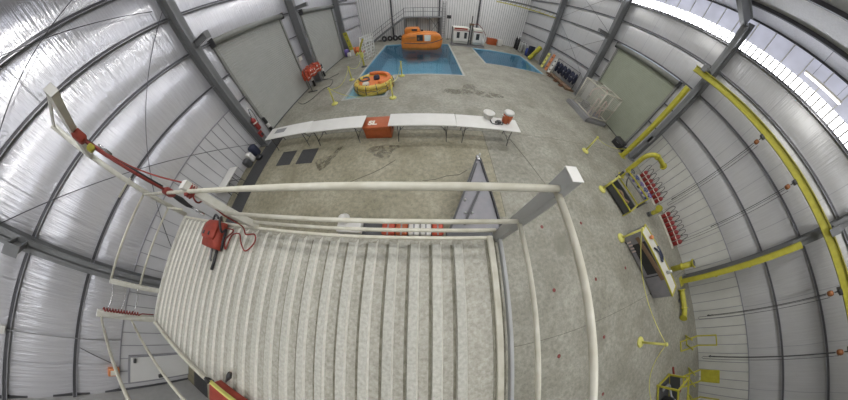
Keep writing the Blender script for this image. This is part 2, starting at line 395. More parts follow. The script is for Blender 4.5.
# walls
def wall_panels(X, sgn, rects, mt, nm, seamstep=1.8, bulge=0.07):
    """white faced insulation that swells between the girts; sgn=+1 when the room lies at larger x"""
    m = MB()
    for y0, y1, z0, z1 in rects:
        m.cur = 0
        nz = 8; ny = max(1, int((y1-y0)/0.9)); b = bulge*min(1, (z1-z0)/1.3)
        vs = []; fs = []
        for j in range(nz+1):
            t = j/nz
            for i in range(ny+1):
                vs.append((X+sgn*(b*math.sin(PI*t)**0.8), y0+(y1-y0)*i/ny, z0+(z1-z0)*t))
        for j in range(nz):
            for i in range(ny): a = j*(ny+1)+i; fs.append((a,a+1,a+ny+2,a+ny+1))
        m.add(vs, fs, True)
        if seamstep:
            m.cur = 1; y = y0+seamstep*0.5
            while y < y1-0.2:
                for j in range(nz):
                    t, u = j/nz, (j+1)/nz
                    xa = X+sgn*(b*math.sin(PI*t)**0.8+0.004); xb = X+sgn*(b*math.sin(PI*u)**0.8+0.004)
                    za, zb = z0+(z1-z0)*t, z0+(z1-z0)*u
                    m.quad((xa,y-0.012,za),(xa,y+0.012,za),(xb,y+0.012,zb),(xb,y-0.012,zb))
                y += seamstep
    o = struct(m.build(nm, [mt, M['seam']], origin=(0,0,0)))
    return o
def sheet(X, sgn, y0, y1, z0, z1, step, mt, nm):
    """vertical rib siding on an x = const wall"""
    m = MB(); m.quad((X,y0,z0),(X,y1,z0),(X,y1,z1),(X,y0,z1)); m.cur = 1
    y = y0+step/2
    while y < y1:
        m.box(min(X,X+sgn*0.02), max(X,X+sgn*0.02), y-0.011, y+0.011, z0, z1); y += step
    return struct(m.build(nm, [mt, M['rib']], origin=(0,0,0)))

L1 = (6.6, 11.5, 5.0); L2 = (14.0, 19.2, 4.95); R1 = (6.5, 11.4, 4.78)
bl = [YB]+FRL+[YF]; rects = []
for i in range(len(bl)-1):
    y0, y1 = bl[i], bl[i+1]
    for k in range(5):
        z0, z1 = ZL[k], ZL[k+1]
        door = L1 if i == 2 else L2 if i == 3 else None
        if door and k < 2: rects += [(y0,door[0],z0,z1),(door[1],y1,z0,z1)]
        else: rects.append((y0,y1,z0,z1))
    if i >= 2:
        door = L1 if i == 2 else L2 if i == 3 else None
        if door: rects += [(y0,door[0],0,1.2),(y0,door[0],1.2,ZL[0]),(door[1],y1,0,1.2),(door[1],y1,1.2,ZL[0])]
        else: rects += [(y0,y1,0,1.2),(y0,y1,1.2,ZL[0])]
wall_panels(XL, 1, rects, M['insul'], 'wall_left')
sheet(XL+0.03, 1, YB, FRL[1], 0, ZL[0], 0.42, M['wainscot'], 'wall_left_wainscot')
br = [YBR]+FRR+[YF]; rects = []
for i in range(len(br)-1):
    y0, y1 = br[i], br[i+1]
    for k in range(4):
        z0, z1 = ZR[k], ZR[k+1]
        if i == 2 and k < 2: rects += [(y0,R1[0],z0,z1),(R1[1],y1,z0,z1)]
        else: rects.append((y0,y1,z0,z1))
    if i == 2: rects += [(y0,R1[0],0,ZR[0]),(R1[1],y1,0,ZR[0])]
    if i > 2: rects += [(y0,y1,0,1.2),(y0,y1,1.2,ZR[0])]
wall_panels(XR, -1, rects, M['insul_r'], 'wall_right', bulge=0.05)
sheet(XR-0.03, -1, YBR, FRR[1], 0, ZR[0], 0.42, M['wainscot_r'], 'wall_right_wainscot')
# skylight band high on the right wall
m = MB(); m.quad((XR,YBR,7.92),(XR,YF,7.92),(XR,YF,8.4),(XR,YBR,8.4)); m.cur = 1; m.quad((XR,YBR,8.4),(XR,YF,8.4),(XR,YF,9.32),(XR,YBR,9.32))
wd = struct(m.build('window_1', [M['skylow'], M['skyhigh']], origin=(0,0,0)))
m = MB(); y = YBR+0.1; k = 0
while y < YF:
    m.box(XR-0.03, XR-0.005, y-0.035, y+0.035, 7.92, 8.4)
    if k % 3 == 0: m.box(XR-0.05, XR-0.005, y-0.018, y+0.018, 8.4, 9.32)
    y += 0.27; k += 1
m.build('window_frame', M['plastic'], wd)
m = MB(); m.box(XR-0.02,XR,YBR,YF,9.32,9.4); m.box(XR-0.02,XR,YBR,YF,7.85,7.92); trim(m, M['girt'])
# far wall, back walls
m = MB()
prof = [(XL,0),(XR,0),(XR,EAVE),(RIDGE_X,roofz(RIDGE_X)),(XL,EAVE)]
m.add([(x,YF,z) for x,z in prof], [(0,1,2,3,4)]); m.cur = 1; x = XL+0.15
while x < XR:
    m.box(x-0.02,x+0.02,YF-0.03,YF,0,roofz(x)-0.05); x += 0.3
struct(m.build('wall_far', [M['siding'], M['rib']], origin=(0,0,0)))
m = MB(); m.quad((XL,YB,0),(-2.0,YB,0),(-2.0,YB,roofz(-2)),(XL,YB,EAVE)); m.quad((-2.0,YB,0),(-2.0,YBR,0),(-2.0,YBR,roofz(-2)),(-2.0,YB,roofz(-2)))
m.add([(-2.0,YBR,0),(XR,YBR,0),(XR,YBR,EAVE),(RIDGE_X,YBR,roofz(RIDGE_X)),(-2.0,YBR,roofz(-2))], [(0,1,2,3,4)])
struct(m.build('wall_back', M['backwall'], origin=(0,0,0)))
m = MB(); m.box(XL,XL+0.06,YB,YB+0.06,0,9.3); trim(m, M['girt'])
# roof
m = MB(); zr = roofz(RIDGE_X)
m.quad((XL,YBR,EAVE),(RIDGE_X,YBR,zr),(RIDGE_X,YF,zr),(XL,YF,EAVE)); m.quad((RIDGE_X,YBR,zr),(XR,YBR,EAVE),(XR,YF,EAVE),(RIDGE_X,YF,zr))
struct(m.build('ceiling', M['roof'], origin=(0,0,0)))
for side in (1, -1):
    for d in (1.1, 2.55, 4.0, 5.45, 6.9, 8.35, 9.8):
        x = XR-d if side == 1 else XL+d
        struct(MB().box(x-0.05,x+0.05,YBR,YF,roofz(x)-0.16,roofz(x)-0.01).build('ceiling_purlin', M['girt']))
# girts: one object per run of steel
def girt(X, sgn, y0, y1, z):
    a, b = sorted((X, X+sgn*0.13)); m = MB(); m.box(a,b,y0,y1,z-0.012,z+0.012); a, b = sorted((X+sgn*0.11, X+sgn*0.14)); m.box(a,b,y0,y1,z-0.06,z+0.012); m.cur = 1
    a, b = sorted((X+sgn*0.115, X+sgn*0.15)); m.box(a,b,y0,y1,z-0.082,z-0.06); m.box(a,b,y0,y1,z+0.012,z+0.024)
    return struct(m.build('wall_girt', [M['girt'], M['lip']]))
for k, z in enumerate(ZL[:5]):
    for i in range(len(bl)-1):
        y0, y1 = bl[i], bl[i+1]; door = L1 if i == 2 else L2 if i == 3 else None
        if k == 0 and i < 2: struct(MB().box(XL,XL+0.05,y0,y1,z-0.02,z+0.02).build('wall_girt', M['rib'])); continue
        if door and z < door[2]: girt(XL,1,y0,door[0]-0.1,z); girt(XL,1,door[1]+0.1,y1,z)
        else: girt(XL,1,y0,y1,z)
for k, z in enumerate(ZR[:5]):
    for i in range(len(br)-1):
        y0, y1 = br[i], br[i+1]
        if k == 0 and i < 2: struct(MB().box(XR-0.05,XR,y0,y1,z-0.02,z+0.02).build('wall_girt', M['rib'])); continue
        if i == 2 and z < R1[2]: girt(XR,-1,y0,R1[0]-0.1,z); girt(XR,-1,R1[1]+0.1,y1,z)
        else: girt(XR,-1,y0,y1,z)
# columns, crane brackets, rafters
def column(X, sgn, y, br_z=5.28, br_len=0.85):
    x0 = X+sgn*0.15; x1 = X+sgn*0.66
    m = MB(); a, b = sorted((x1, x1-sgn*0.03)); m.box(a,b,y-0.14,y+0.14,0,8.75)
    a, b = sorted((x0, x1)); m.box(a,b,y-0.012,y+0.012,0,8.9); a, b = sorted((x0, x0-sgn*0.03)); m.box(a,b,y-0.14,y+0.14,0,9.1)
    a, b = sorted((x0-0.0, x1+sgn*0.12)); m.box(a,b,y-0.2,y+0.2,0,0.03)
    c = struct(m.build('column', M['steel']))
    if br_z:
        m = MB(); xa, xb = x1, x1+sgn*br_len; m.ibeam((xa,y,br_z),(xb,y,br_z+0.02*br_len),0.16,0.24)
        a, b = sorted((xb, xb+sgn*0.02)); m.box(a,b,y-0.11,y+0.11,br_z-0.14,br_z+0.14)
        m.build('column_bracket', M['steel'], c)
    return c
for y in FRL: column(XL, 1, y)
for y in FRR: column(XR, -1, y, 6.05 if y < 6 else (5.15 if y < 19 else None), 0.75 if y < 6 else 0.95)
column(XR, -1, -9.0, None)
for y in FR+[-9.0]:
    xl = XL+0.45 if y > YB else -2.0
    m = MB(); m.ibeam((xl,y,roofz(xl)-0.55),(RIDGE_X,y,roofz(RIDGE_X)-0.5),0.24,0.6,0.03); m.ibeam((RIDGE_X,y,roofz(RIDGE_X)-0.5),(XR-0.4,y,roofz(XR-0.4)-0.55),0.24,0.6,0.03)
    struct(m.build('beam', M['steel']))
for x in (XL+4.4, RIDGE_X-0.6, 6.5):
    m = MB(); m.box(x-0.1,x+0.1,YF-0.2,YF-0.03,0,roofz(x)-0.2); struct(m.build('column', M['girt']))
# wall bracing rods, left bay
for a, b in (((XL+0.2,5.0,7.05),(XL+0.2,-1.6,8.7)), ((XL+0.2,5.3,6.9),(XL+0.2,-1.6,0.4)), ((XL+0.24,-1.6,5.9),(XL+0.24,5.2,0.35)), ((XL+0.22,-1.6,6.2),(XL+0.22,5.1,9.2))):
    struct(MB().cyl(a, b, 0.012, 6).build('wall_brace_rod', M['girt']))
for a, b in (((XR-0.2,12.5,5.0),(XR-0.2,19.5,1.0)), ((XR-0.2,12.5,1.0),(XR-0.2,19.5,5.0)), ((XR-0.2,12.5,5.2),(XR-0.2,19.5,8.6)), ((XR-0.2,12.5,8.6),(XR-0.2,19.5,5.2))):
    struct(MB().cyl(a, b, 0.012, 6).build('wall_brace_rod', M['girt']))
# doors
def rolldoor(nm, X, sgn, d, cm, hood=True):
    y0, y1, z1 = d
    f = MB()
    for y in (y0-0.06, y1+0.06):
        a, b = sorted((X, X+sgn*0.18)); f.box(a,b,y-0.06,y+0.06,0,z1+0.1)
    a, b = sorted((X, X+sgn*0.12)); f.box(a,b,y0,y1,z1,z1+0.1)
    o = struct(f.build(nm, M['hood'], origin=(X,(y0+y1)/2,0)))
    cm_ = MB(); k = int(z1/0.11); pr = []
    for i in range(k):
        for t, q in ((0,0.04),(0.12,0.075),(0.88,0.075)): pr.append((X+sgn*q, z1*(i+t)/k))
    pr.append((X+sgn*0.04, z1)); nn = len(pr)
    cm_.add([(x,y0,z) for x,z in pr]+[(x,y1,z) for x,z in pr], [(i,i+1,nn+i+1,nn+i) for i in range(nn-1)]); cm_.build('curtain', cm, o)
    a, b = sorted((X+sgn*0.03, X+sgn*0.1)); MB().box(a,b,y0,y1,0,0.05).build('bottom_bar', M['dark'], o)
    if hood:
        c = X+sgn*0.22; m = MB(); m.tube([(c,y0-0.12,z1+0.08),(c,y1+0.12,z1+0.08)],0.155,14)
        m.build('roller_hood', M['hood'], o)
        for y in (y0-0.135, y1+0.135):
            a, b = sorted((X, X+sgn*0.4)); MB().box(a,b,y-0.012,y+0.012,z1-0.12,z1+0.26).build('end_plate', M['dark'], o)
    return o
rolldoor('door_1', XL, 1, L1, M['curtain']); rolldoor('door_2', XL, 1, L2, M['curtain']); rolldoor('door_3', XR, -1, R1, M['curtain_r'])
d4 = struct(MB().box(XL+0.03,XL+0.10,-5.13,-4.19,0,2.12).build('door_4', M['rib'], origin=(XL,-4.65,0)))
MB().box(XL+0.1,XL+0.12,-5.07,-4.25,0.02,2.06).build('door_leaf', M['siding'], d4)
m = MB(); m.box(XL+0.12,XL+0.2,-5.0,-4.9,1.0,1.15); m.cyl((XL+0.18,-4.95,1.08),(XL+0.18,-4.8,1.08),0.012); m.build('door_handle', M['dark'], d4)
MB().box(XL+0.12,XL+0.18,-4.4,-4.27,1.9,1.98).build('door_closer', M['dark'], d4)

# ================================================================== LIGHT FITTINGS AND ADDED FILL LIGHTS
def fixture(loc, rz, ln, label, group, drop):
    t = thing('strip_light', label, 'light', loc, rz, group)
    MB().rbox(-0.09,0.09,-ln/2,ln/2,0,0.07,0.015).build('housing', M['plastic'], t, False)
    for q in (-0.045, 0.045): MB().tube([(q,-ln/2+0.03,-0.025),(q,ln/2-0.03,-0.025)],0.018,8).build('tube', M['lamp'], t, False)
    for q in (-1, 1): MB().cyl((0,q*ln/3,0.07),(0,q*ln/3,drop),0.006,6).build('hanger', M['dark'], t, False)
    return t
fixture((12.3,1.7,8.42), 0, 1.5, 'white twin tube strip light hanging before the bright skylight band', None, roofz(12.3)-8.42)
k = 0
for gx in (-5.2, 1.2, 7.4):  # unseen grid of strip lights, added to light the hall evenly
    for gy in (-3.2, 1.8, 8.8, 16.0, 23.2):
        k += 1
        z = roofz(gx)-0.75
        t = fixture((gx,gy,z), PI/2, 2.4, 'unseen white strip light added under the roof purlins as fill light', 'added strip lights under the roof', roofz(gx)-z)
        ld = bpy.data.lights.new('fill_lamp', 'AREA'); ld.shape = 'RECTANGLE'; ld.size = 2.4; ld.size_y = 0.25
        ld.energy = FILL_W*{-5.2: 0.55, 1.2: 1.0, 7.4: 1.35}[gx]; ld.color = FILL_COL
        lo = bpy.data.objects.new('fill_lamp', ld); COL.objects.link(lo); lo.parent = t; lo.location = (0,0,-0.06); lo.rotation_euler = (0,0,PI/2)
        lu = bpy.data.lights.new('fill_uplight', 'AREA'); lu.shape = 'RECTANGLE'; lu.size = 2.4; lu.size_y = 0.12; lu.energy = FILL_W*0.9; lu.color = (0.9, 0.93, 1.0)  # added upward lamp that brightens the roof
        l2 = bpy.data.objects.new('fill_uplight', lu); COL.objects.link(l2); l2.parent = t; l2.location = (0,0,0.09); l2.rotation_euler = (PI,0,PI/2)


# ================================================================== THE CONTAINER STAGE
D = 2.31                                   # deck level
CX0, CX1, CY0, CY1 = -5.74, 0.80, -2.06, 0.50
C = thing('container_stage', 'white ridged container roof used as a stage with tubular guardrails and a davit', 'platform', (-2.45,-0.78,0))
m = MB(); m.quad((CX0+0.04,CY0+0.04,D-0.02),(CX1-0.05,CY0+0.04,D-0.02),(CX1-0.05,CY1-0.03,D-0.02),(CX0+0.04,CY1-0.03,D-0.02))
x = 0.37; W0, W1, RH = 0.058, 0.044, 0.034
while x > CX0+0.15:
    z0, z1 = D-0.02, D-0.02+RH; ya, yb = CY0+0.16, CY1-0.10
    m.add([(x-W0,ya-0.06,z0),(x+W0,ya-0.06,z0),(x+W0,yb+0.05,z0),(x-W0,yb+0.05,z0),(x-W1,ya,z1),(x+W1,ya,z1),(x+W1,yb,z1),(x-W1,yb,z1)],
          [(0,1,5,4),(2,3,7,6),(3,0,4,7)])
    k = len(m.v)-8; m.f += [[k+4,k+5,k+6,k+7],[k+1,k+2,k+6,k+5]]; m.mi += [1,2]; m.sm += [False,False]  # right slope gets a paler colour, as if lit from the right
    m.cur = 3; m.quad((x-W0-0.026,ya,z0+0.001),(x-W0,ya,z0+0.001),(x-W0,yb,z0+0.001),(x-W0-0.026,yb,z0+0.001)); m.cur = 0  # dark strip paints the shade at the ridge's left foot
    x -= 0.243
m.build('roof_panel', [M['deck'], M['ridge'], M['lit_slope'], M['shade_groove']], C)
MB().rbox(CX0,CX1,CY1-0.04,CY1,D-0.15,D+0.004,0.012).build('front_beam', M['whiterail'], C)
MB().rbox(CX0,CX1,CY0,CY0+0.07,D-0.15,D+0.012,0.012).build('rear_beam', M['whiterail'], C)
MB().rbox(CX0-0.02,CX0+0.075,CY0,CY1,D-0.15,D+0.02,0.012).build('end_beam', M['white'], C)
MB().rbox(CX1-0.075,CX1,CY0,CY1,D-0.15,D+0.012,0.012).build('end_beam', M['whiterail'], C)
MB().box(CX1-0.105,CX1-0.077,CY0+0.05,CY1-0.05,D-0.02,D-0.012).build('dark_groove_strip', M['shade_groove'], C); MB().box(CX1+0.002,CX1+0.03,CY0,CY1-0.03,D-0.05,D-0.02).build('dark_groove_strip', M['shade_groove'], C)  # plain dark strips along the grooves beside the end beam
def corr(a, b, z0, z1, n, dep):
    a, b = Vector((*a,0)), Vector((*b,0)); d = b-a; nn = Vector((d.y,-d.x,0)).normalized(); mm = MB(); pts = []
    for i in range(n):
        for t, o in ((0.0,0),(0.25,0),(0.4,dep),(0.75,dep),(0.9,0)): pts.append(a+d*((i+t)/n)+nn*o)
    pts.append(b); k = len(pts)
    mm.add([p+Vector((0,0,z0)) for p in pts]+[p+Vector((0,0,z1)) for p in pts], [(i,i+1,k+i+1,k+i) for i in range(k-1)]); return mm
corr((CX0+0.1,CY1-0.02),(CX1-0.1,CY1-0.02),0.12,D-0.14,24,-0.03).build('side_wall', M['white'], C)
corr((CX1-0.1,CY0+0.02),(CX0+0.1,CY0+0.02),0.12,D-0.14,24,-0.03).build('side_wall', M['white'], C)
corr((CX1-0.02,CY1-0.1),(CX1-0.02,CY0+0.1),0.12,D-0.14,9,-0.03).build('end_wall', M['white'], C)
corr((CX0+0.02,CY0+0.1),(CX0+0.02,CY1-0.1),0.12,D-0.14,9,-0.03).build('end_wall', M['white'], C)
for x in (CX0, CX1-0.12):
    for y in (CY0, CY1-0.12): MB().box(x,x+0.12,y,y+0.12,0,D-0.15).build('corner_post', M['white'], C)
m = MB(); m.box(CX0+0.1,CX1-0.1,CY0,CY0+0.08,0.02,0.16); m.build('floor_beam', M['white'], C); MB().box(CX0+0.1,CX1-0.1,CY1-0.08,CY1,0.02,0.16).build('floor_beam', M['white'], C)
# guard posts
def gpost(x, y, z1, wx, wy, mt, cap=None, z0=D):
    o = MB().rbox(x-wx/2,x+wx/2,y-wy/2,y+wy/2,z0,z1,0.008).build('guard_post', mt, C)
    if cap: MB().box(x-wx/2-0.002,x+wx/2+0.002,y-wy/2-0.002,y+wy/2+0.002,z1,z1+0.006).build('post_cap', M['plastic'], o)
    return o
gpost(0.87, 0.50, 3.50, 0.09, 0.11, M['greypost'], True, D-0.05)
gpost(-2.64, 0.52, 3.46, 0.15, 0.10, M['white'], True, D-0.05)
gpost(0.86, CY0-0.03, 3.42, 0.08, 0.08, M['greypost'], True, D-0.05)
gpost(-5.75, -1.33, 3.36, 0.09, 0.09, M['white'], True); gpost(-5.75, -1.97, 3.47, 0.09, 0.12, M['white'], True)
# rails
zt, zm = 3.38, 2.84
R = M['whiterail']
MB().cyl((-5.74,0.475,zt),(0.86,0.475,zt),0.024).build('top_rail', R, C)
MB().cyl((-2.6,0.475,zm),(0.86,0.475,zm),0.022).build('mid_rail', R, C)
MB().cyl((-2.5,0.535,D+0.10),(0.80,0.535,D+0.10),0.022).build('low_rail', R, C)
MB().cyl((0.84,0.475,zt-0.03),(0.84,CY0-0.03,zt-0.03),0.024).build('top_rail', R, C)
MB().cyl((0.84,0.475,zm),(0.84,CY0-0.03,zm),0.022).build('mid_rail', R, C)
MB().rbox(0.845,0.885,CY0,0.46,D-0.01,D+0.06,0.01).build('low_rail', M['greypost'], C)
MB().cyl((-5.74,0.5,zt),(-5.74,-1.33,zt-0.03),0.024).build('top_rail', R, C)
MB().cyl((-5.74,0.5,zm-0.08),(-5.74,-1.33,zm-0.08),0.022).build('mid_rail', R, C)
MB().cyl((-5.74,CY0+0.02,zt),(0.82,CY0-0.03,zt),0.024).build('top_rail', R, C)
MB().cyl((-5.74,CY0+0.02,zm-0.05),(0.82,CY0-0.03,zm-0.05),0.022).build('mid_rail', R, C)
MB().cyl((-5.70,0.475,zm-0.05),(-4.55,0.475,zm-0.05),0.022).build('mid_rail', R, C)
MB().cyl((-5.76,0.62,3.78),(-5.78,0.18,3.78),0.022).build('gate_latch', R, C)
# davit
MB().tube([(-5.72,0.53,D),(-5.72,0.53,5.44)],0.05,12).build('davit_post', M['white'], C)
MB().beam((-5.74,0.52,4.62),(-3.15,0.50,5.06),0.085,0.105).build('davit_arm', M['white'], C)
MB().beam((-3.15,0.50,5.06),(-3.14,0.50,5.062),0.09,0.11).build('arm_end_plate', M['plastic'], C)
MB().beam((-5.72,0.53,5.42),(-3.25,0.50,5.10),0.03,0.04).build('davit_tie', M['white'], C)
for z, d in ((3.30, 0.10), (2.80, 0.12), (3.05, 0.1)):
    p = sag((-5.76,-1.36,z),(-5.76,-1.92,z),d*0.5,10)
    MB().tube(p, 0.009, 6).build('gate_chain', M['chrome'], C)

# hauling tackle of the davit
T = thing('rope_tackle', 'red rope pulley tackle hanging below the davit arm at the stage corner', 'tackle', (-3.62,0.5,2.65))
o = MB().rbox(-4.40,-4.16,0.44,0.56,4.66,4.86,0.04).build('pulley_block', M['red'], T)
MB().tube([(-4.28,0.5,4.86),(-4.32,0.5,4.93),(-4.25,0.5,4.97),(-4.2,0.5,4.9)],0.012,6).build('shackle', M['chrome'], o)
o = MB().rbox(-4.22,-4.02,0.41,0.50,4.48,4.58,0.03).build('cleat', M['yellow'], T)
for a, b in ((-4.40,-3.68), (-4.31,-3.63), (-4.20,-3.56)):
    MB().tube([(a,0.50,4.70),(b,0.50,3.42)],0.013,6).build('rope_strand', M['rope'], T)
MB().tube([(-4.42,0.53,4.72),(-4.0,0.54,4.0),(-3.68,0.53,3.46)],0.02,6).build('webbing_strap', M['black'], T)
MB().rbox(-3.74,-3.50,0.45,0.55,3.26,3.44,0.04).build('pulley_block', M['rope'], T)
MB().tube([(-3.64,0.5,3.27),(-3.66,0.5,3.12),(-3.72,0.49,2.98),(-3.70,0.49,2.86)],[0.03,0.045,0.035,0.015],8).build('swivel', M['black'], T)
MB().tube(smooth_path([(-3.70,0.49,2.9),(-3.62,0.48,2.82),(-3.62,0.48,2.70),(-3.72,0.47,2.66),(-3.76,0.48,2.8)]),0.012,6).build('carabiner', M['chrome'], T)
MB().tube([(-3.9,0.52,4.46),(-3.96,0.52,4.34),(-3.86,0.52,4.26),(-3.82,0.52,4.36),(-3.88,0.52,4.46)],0.014,6).build('carabiner', M['chrome'], T)
rp = smooth_path([(-4.3,0.52,4.66),(-3.9,0.54,4.02),(-3.4,0.56,3.66),(-2.72,0.56,3.42),(-2.62,0.55,3.36),(-2.56,0.44,3.30),(-2.64,0.43,3.2),(-2.68,0.50,3.1),(-2.66,0.45,2.8),(-2.62,0.42,2.5),(-2.66,0.34,2.37),(-2.46,0.36,2.36),(-2.40,0.24,2.36),(-2.55,0.10,2.36),(-2.72,0.2,2.36),(-2.85,0.33,2.36),(-3.05,0.28,2.36),(-3.1,0.05,2.36),(-3.2,0.2,2.36),(-3.05,0.36,2.36),(-3.22,0.38,2.38)])
tag(MB().tube(rp, 0.011, 6).build('rope', M['rope']), 'thin red rope running down the white gate post to a loop beside the red bag', 'rope')
m = MB()
for k in range(3): m.lathe([(0.075,-0.012),(0.09,0),(0.075,0.012)], (-2.62,0.50,3.32+0.03*k), 12)
tag(m.build('rope_wrap', M['rope']), 'red rope turns wound round the white gate post above the coil', 'rope')
pts = []
for i in range(121):
    t = i/120; a = t*PI*26; pts.append((-5.70+0.03*math.cos(a), -1.87+0.03*math.sin(a), 3.38-0.72*t))
pts += [(-5.69,-1.86,2.6),(-5.68,-1.85,2.36)]
tag(MB().tube(pts, 0.014, 5).build('coiled_rope', M['rope']), 'red coiled rope hanging down the rear corner post behind the chain gate', 'rope')

# rescue bag
B = thing('rescue_bag', 'red fabric rescue bag with a buckled flap lying on the ridged stage', 'bag', (-3.5,0.18,D+0.014)); B.scale = (0.85,0.85,0.85)
m = MB(); secs = []
for i, (y, w, h) in enumerate(((-0.22,0.30,0.05),(-0.2,0.36,0.2),(0.0,0.33,0.25),(0.2,0.29,0.25),(0.3,0.24,0.22),(0.33,0.18,0.1))):
    q = []
    for k in range(16):
        a = 2*PI*k/16; cx, cz = math.cos(a), math.sin(a)
        q.append((w*math.copysign(abs(cx)**0.5,cx), y, h/2+h/2*math.copysign(abs(cz)**0.6,cz)))
    secs.append(q)
m.loft(secs); m.build('bag_body', M['red'], B, False)
m = MB(); secs = []
for y, w, z in ((-0.06,0.24,0.262),(0.0,0.28,0.272),(0.12,0.29,0.28),(0.24,0.26,0.275),(0.31,0.22,0.24),(0.34,0.18,0.14)):
    secs.append([(-w,y,z-0.04),(-w,y,z),(-w*0.5,y,z+0.02),(w*0.5,y,z+0.02),(w,y,z),(w,y,z-0.04)])
m.loft(secs); fl = m.build('flap', M['red'], B, False)
for x in (-0.13, 0.10): MB().rbox(x-0.03,x+0.03,0.0,0.07,0.285,0.31,0.012).build('buckle', M['black'], fl, False)
MB().tube(smooth_path([(0.02,0.36,0.1),(0.2,0.40,0.22),(0.36,0.3,0.3),(0.40,0.12,0.2),(0.34,0.2,0.1),(0.42,0.0,0.12),(0.36,-0.2,0.06)]),0.022,6).build('shoulder_strap', M['black'], B, False)
MB().tube([(-0.02,-0.22,0.06),(-0.03,-0.42,0.03),(0.03,-0.44,0.03)],0.025,6).build('tether', M['grey'], B, False)
MB().tube([(0.22,-0.2,0.07),(0.17,-0.45,0.03),(0.14,-0.6,0.02)],0.035,6).build('tether', M['black'], B, False)
MB().tube(smooth_path([(-0.1,0.3,0.22),(0.0,0.42,0.26),(0.14,0.36,0.24)]),0.024,6).build('grab_handle', M['black'], B, False)
# case at the rear edge
B = thing('rescue_case', 'red case with a yellow edge and black handle on the stage rear edge', 'case', (-2.3,-1.93,D+0.012), -0.03)
MB().rbox(-0.42,0.42,-0.15,0.12,0,0.2,0.03).build('case_body', M['red'], B, False)
MB().rbox(-0.42,0.42,0.122,0.15,0.15,0.21,0.01).build('edge_strip', M['paleyellow'], B, False)
MB().tube(smooth_path([(-0.43,0.1,0.12),(-0.50,0.12,0.16),(-0.46,0.16,0.22),(-0.38,0.15,0.22)]),0.025,6).build('handle', M['black'], B, False)
MB().tube([(-0.22,0.2,0.06),(-0.16,0.3,0.06),(-0.15,0.36,0.05)],[0.012,0.04,0.03],8).build('buckle', M['black'], B, False)

# trailer drawbar standing out from under the stage front
B = thing('trailer_drawbar', 'grey triangular trailer drawbar with dark edges in front of the stage', 'drawbar', (1.4,2.3,0))
m = MB(); m.add([(0.86,1.1,0.42),(1.86,1.1,0.42),(1.72,3.42,0.42),(1.60,3.42,0.42),(0.86,1.1,0.46),(1.86,1.1,0.46),(1.72,3.42,0.46),(1.60,3.42,0.46)],[(0,3,2,1),(4,5,6,7),(0,1,5,4),(1,2,6,5),(2,3,7,6),(3,0,4,7)])
m.v = [Vector((v.x-(0.30 if v.x < 0.9 else 0), v.y, v.z)) for v in m.v]
m.build('cover_plate', M['slate'], B)
MB().beam((0.54,1.05,0.46),(1.60,3.48,0.46),0.05,0.12).build('side_channel', M['dark'], B); MB().beam((1.89,1.05,0.46),(1.72,3.48,0.46),0.045,0.12).build('side_channel', M['black'], B)
MB().beam((0.95,1.3,0.49),(1.62,2.55,0.49),0.06,0.05).build('diagonal_bar', M['dark'], B); MB().beam((1.15,2.3,0.49),(1.56,3.25,0.49),0.045,0.05).build('diagonal_bar', M['dark'], B)
m = MB(); m.rbox(1.60,1.73,3.40,3.62,0.40,0.52,0.03); m.build('coupler', M['chrome'], B); MB().cyl((1.665,3.5,0.0),(1.665,3.5,0.68),0.03).build('jack_stand', M['silver'], B)
for x, y in ((1.05,2.0),(1.2,1.62),(1.02,1.62),(1.3,2.5)): MB().lathe([(0.035,0),(0.035,0.03),(0.015,0.05)], (x,y,0.455), 10).build('bolt', M['silver'], B)
MB().box(0.50,1.94,0.95,1.1,0.38,0.54).build('rear_beam', M['dark'], B)
for x in (0.9, 1.85): MB().box(x-0.05,x+0.05,0.96,1.06,0,0.38).build('leg', M['dark'], B)

# low bench with things on it at the foot of the stage
B = thing('low_bench', 'low black framed bench along the foot of the stage front', 'bench', (-0.9,1.2,0))
MB().box(-2.3,0.46,1.0,1.5,0.20,0.23).build('bench_top', M['dark'], B)
for x in (-2.25, 0.4):
    for y in (1.05, 1.45): MB().box(x-0.02,x+0.02,y-0.02,y+0.02,0,0.2).build('leg', M['black'], B)
B = thing('helmet', 'white hard hat on a white box at the stage front', 'helmet', (-2.12,1.42,0.42))
MB().lathe([(0.17,0),(0.16,0.02),(0.125,0.03),(0.12,0.08),(0.09,0.14),(0.0,0.17)], (0,0,0), 18).build('shell', M['plastic'], B, False)
MB().prism([(-0.11,-0.1),(0.11,-0.1),(0.09,-0.2),(-0.09,-0.2)],0.0,0.015).build('brim', M['plastic'], B, False)
tag(MB().rbox(-2.28,-1.62,1.08,1.48,0.23,0.42,0.03).build('box', M['plastic']), 'flat white box under the white hard hat', 'box')
for i, (a, b, c, col, l) in enumerate(((-1.08,-0.76,0.19,'vest','bright orange folded pack at the left end of the row below the stage rail'),(-0.74,-0.44,0.17,'orange','dull orange folded pack beside two white packs below the stage rail'),(-0.42,-0.14,0.17,'plastic','white folded pack, nearer the dull orange one of the two white packs'),(-0.12,0.15,0.17,'plastic','white folded pack next to the drawbar end orange pack'),(0.17,0.45,0.19,'vest','orange folded pack at the drawbar end of the row'))):
    B = thing('folded_pack', l, 'pack', ((a+b)/2,1.25,0.23), 0, 'packs in a row below the stage front')
    MB().rbox(a,b,1.06,1.42,0.23,0.23+c,0.05).build('pack_body', M[col], B)
    MB().rbox((a+b)/2-0.02,(a+b)/2+0.02,1.055,1.425,0.235+c-0.02,0.234+c,0.003).build('strap', M['grey'], B)

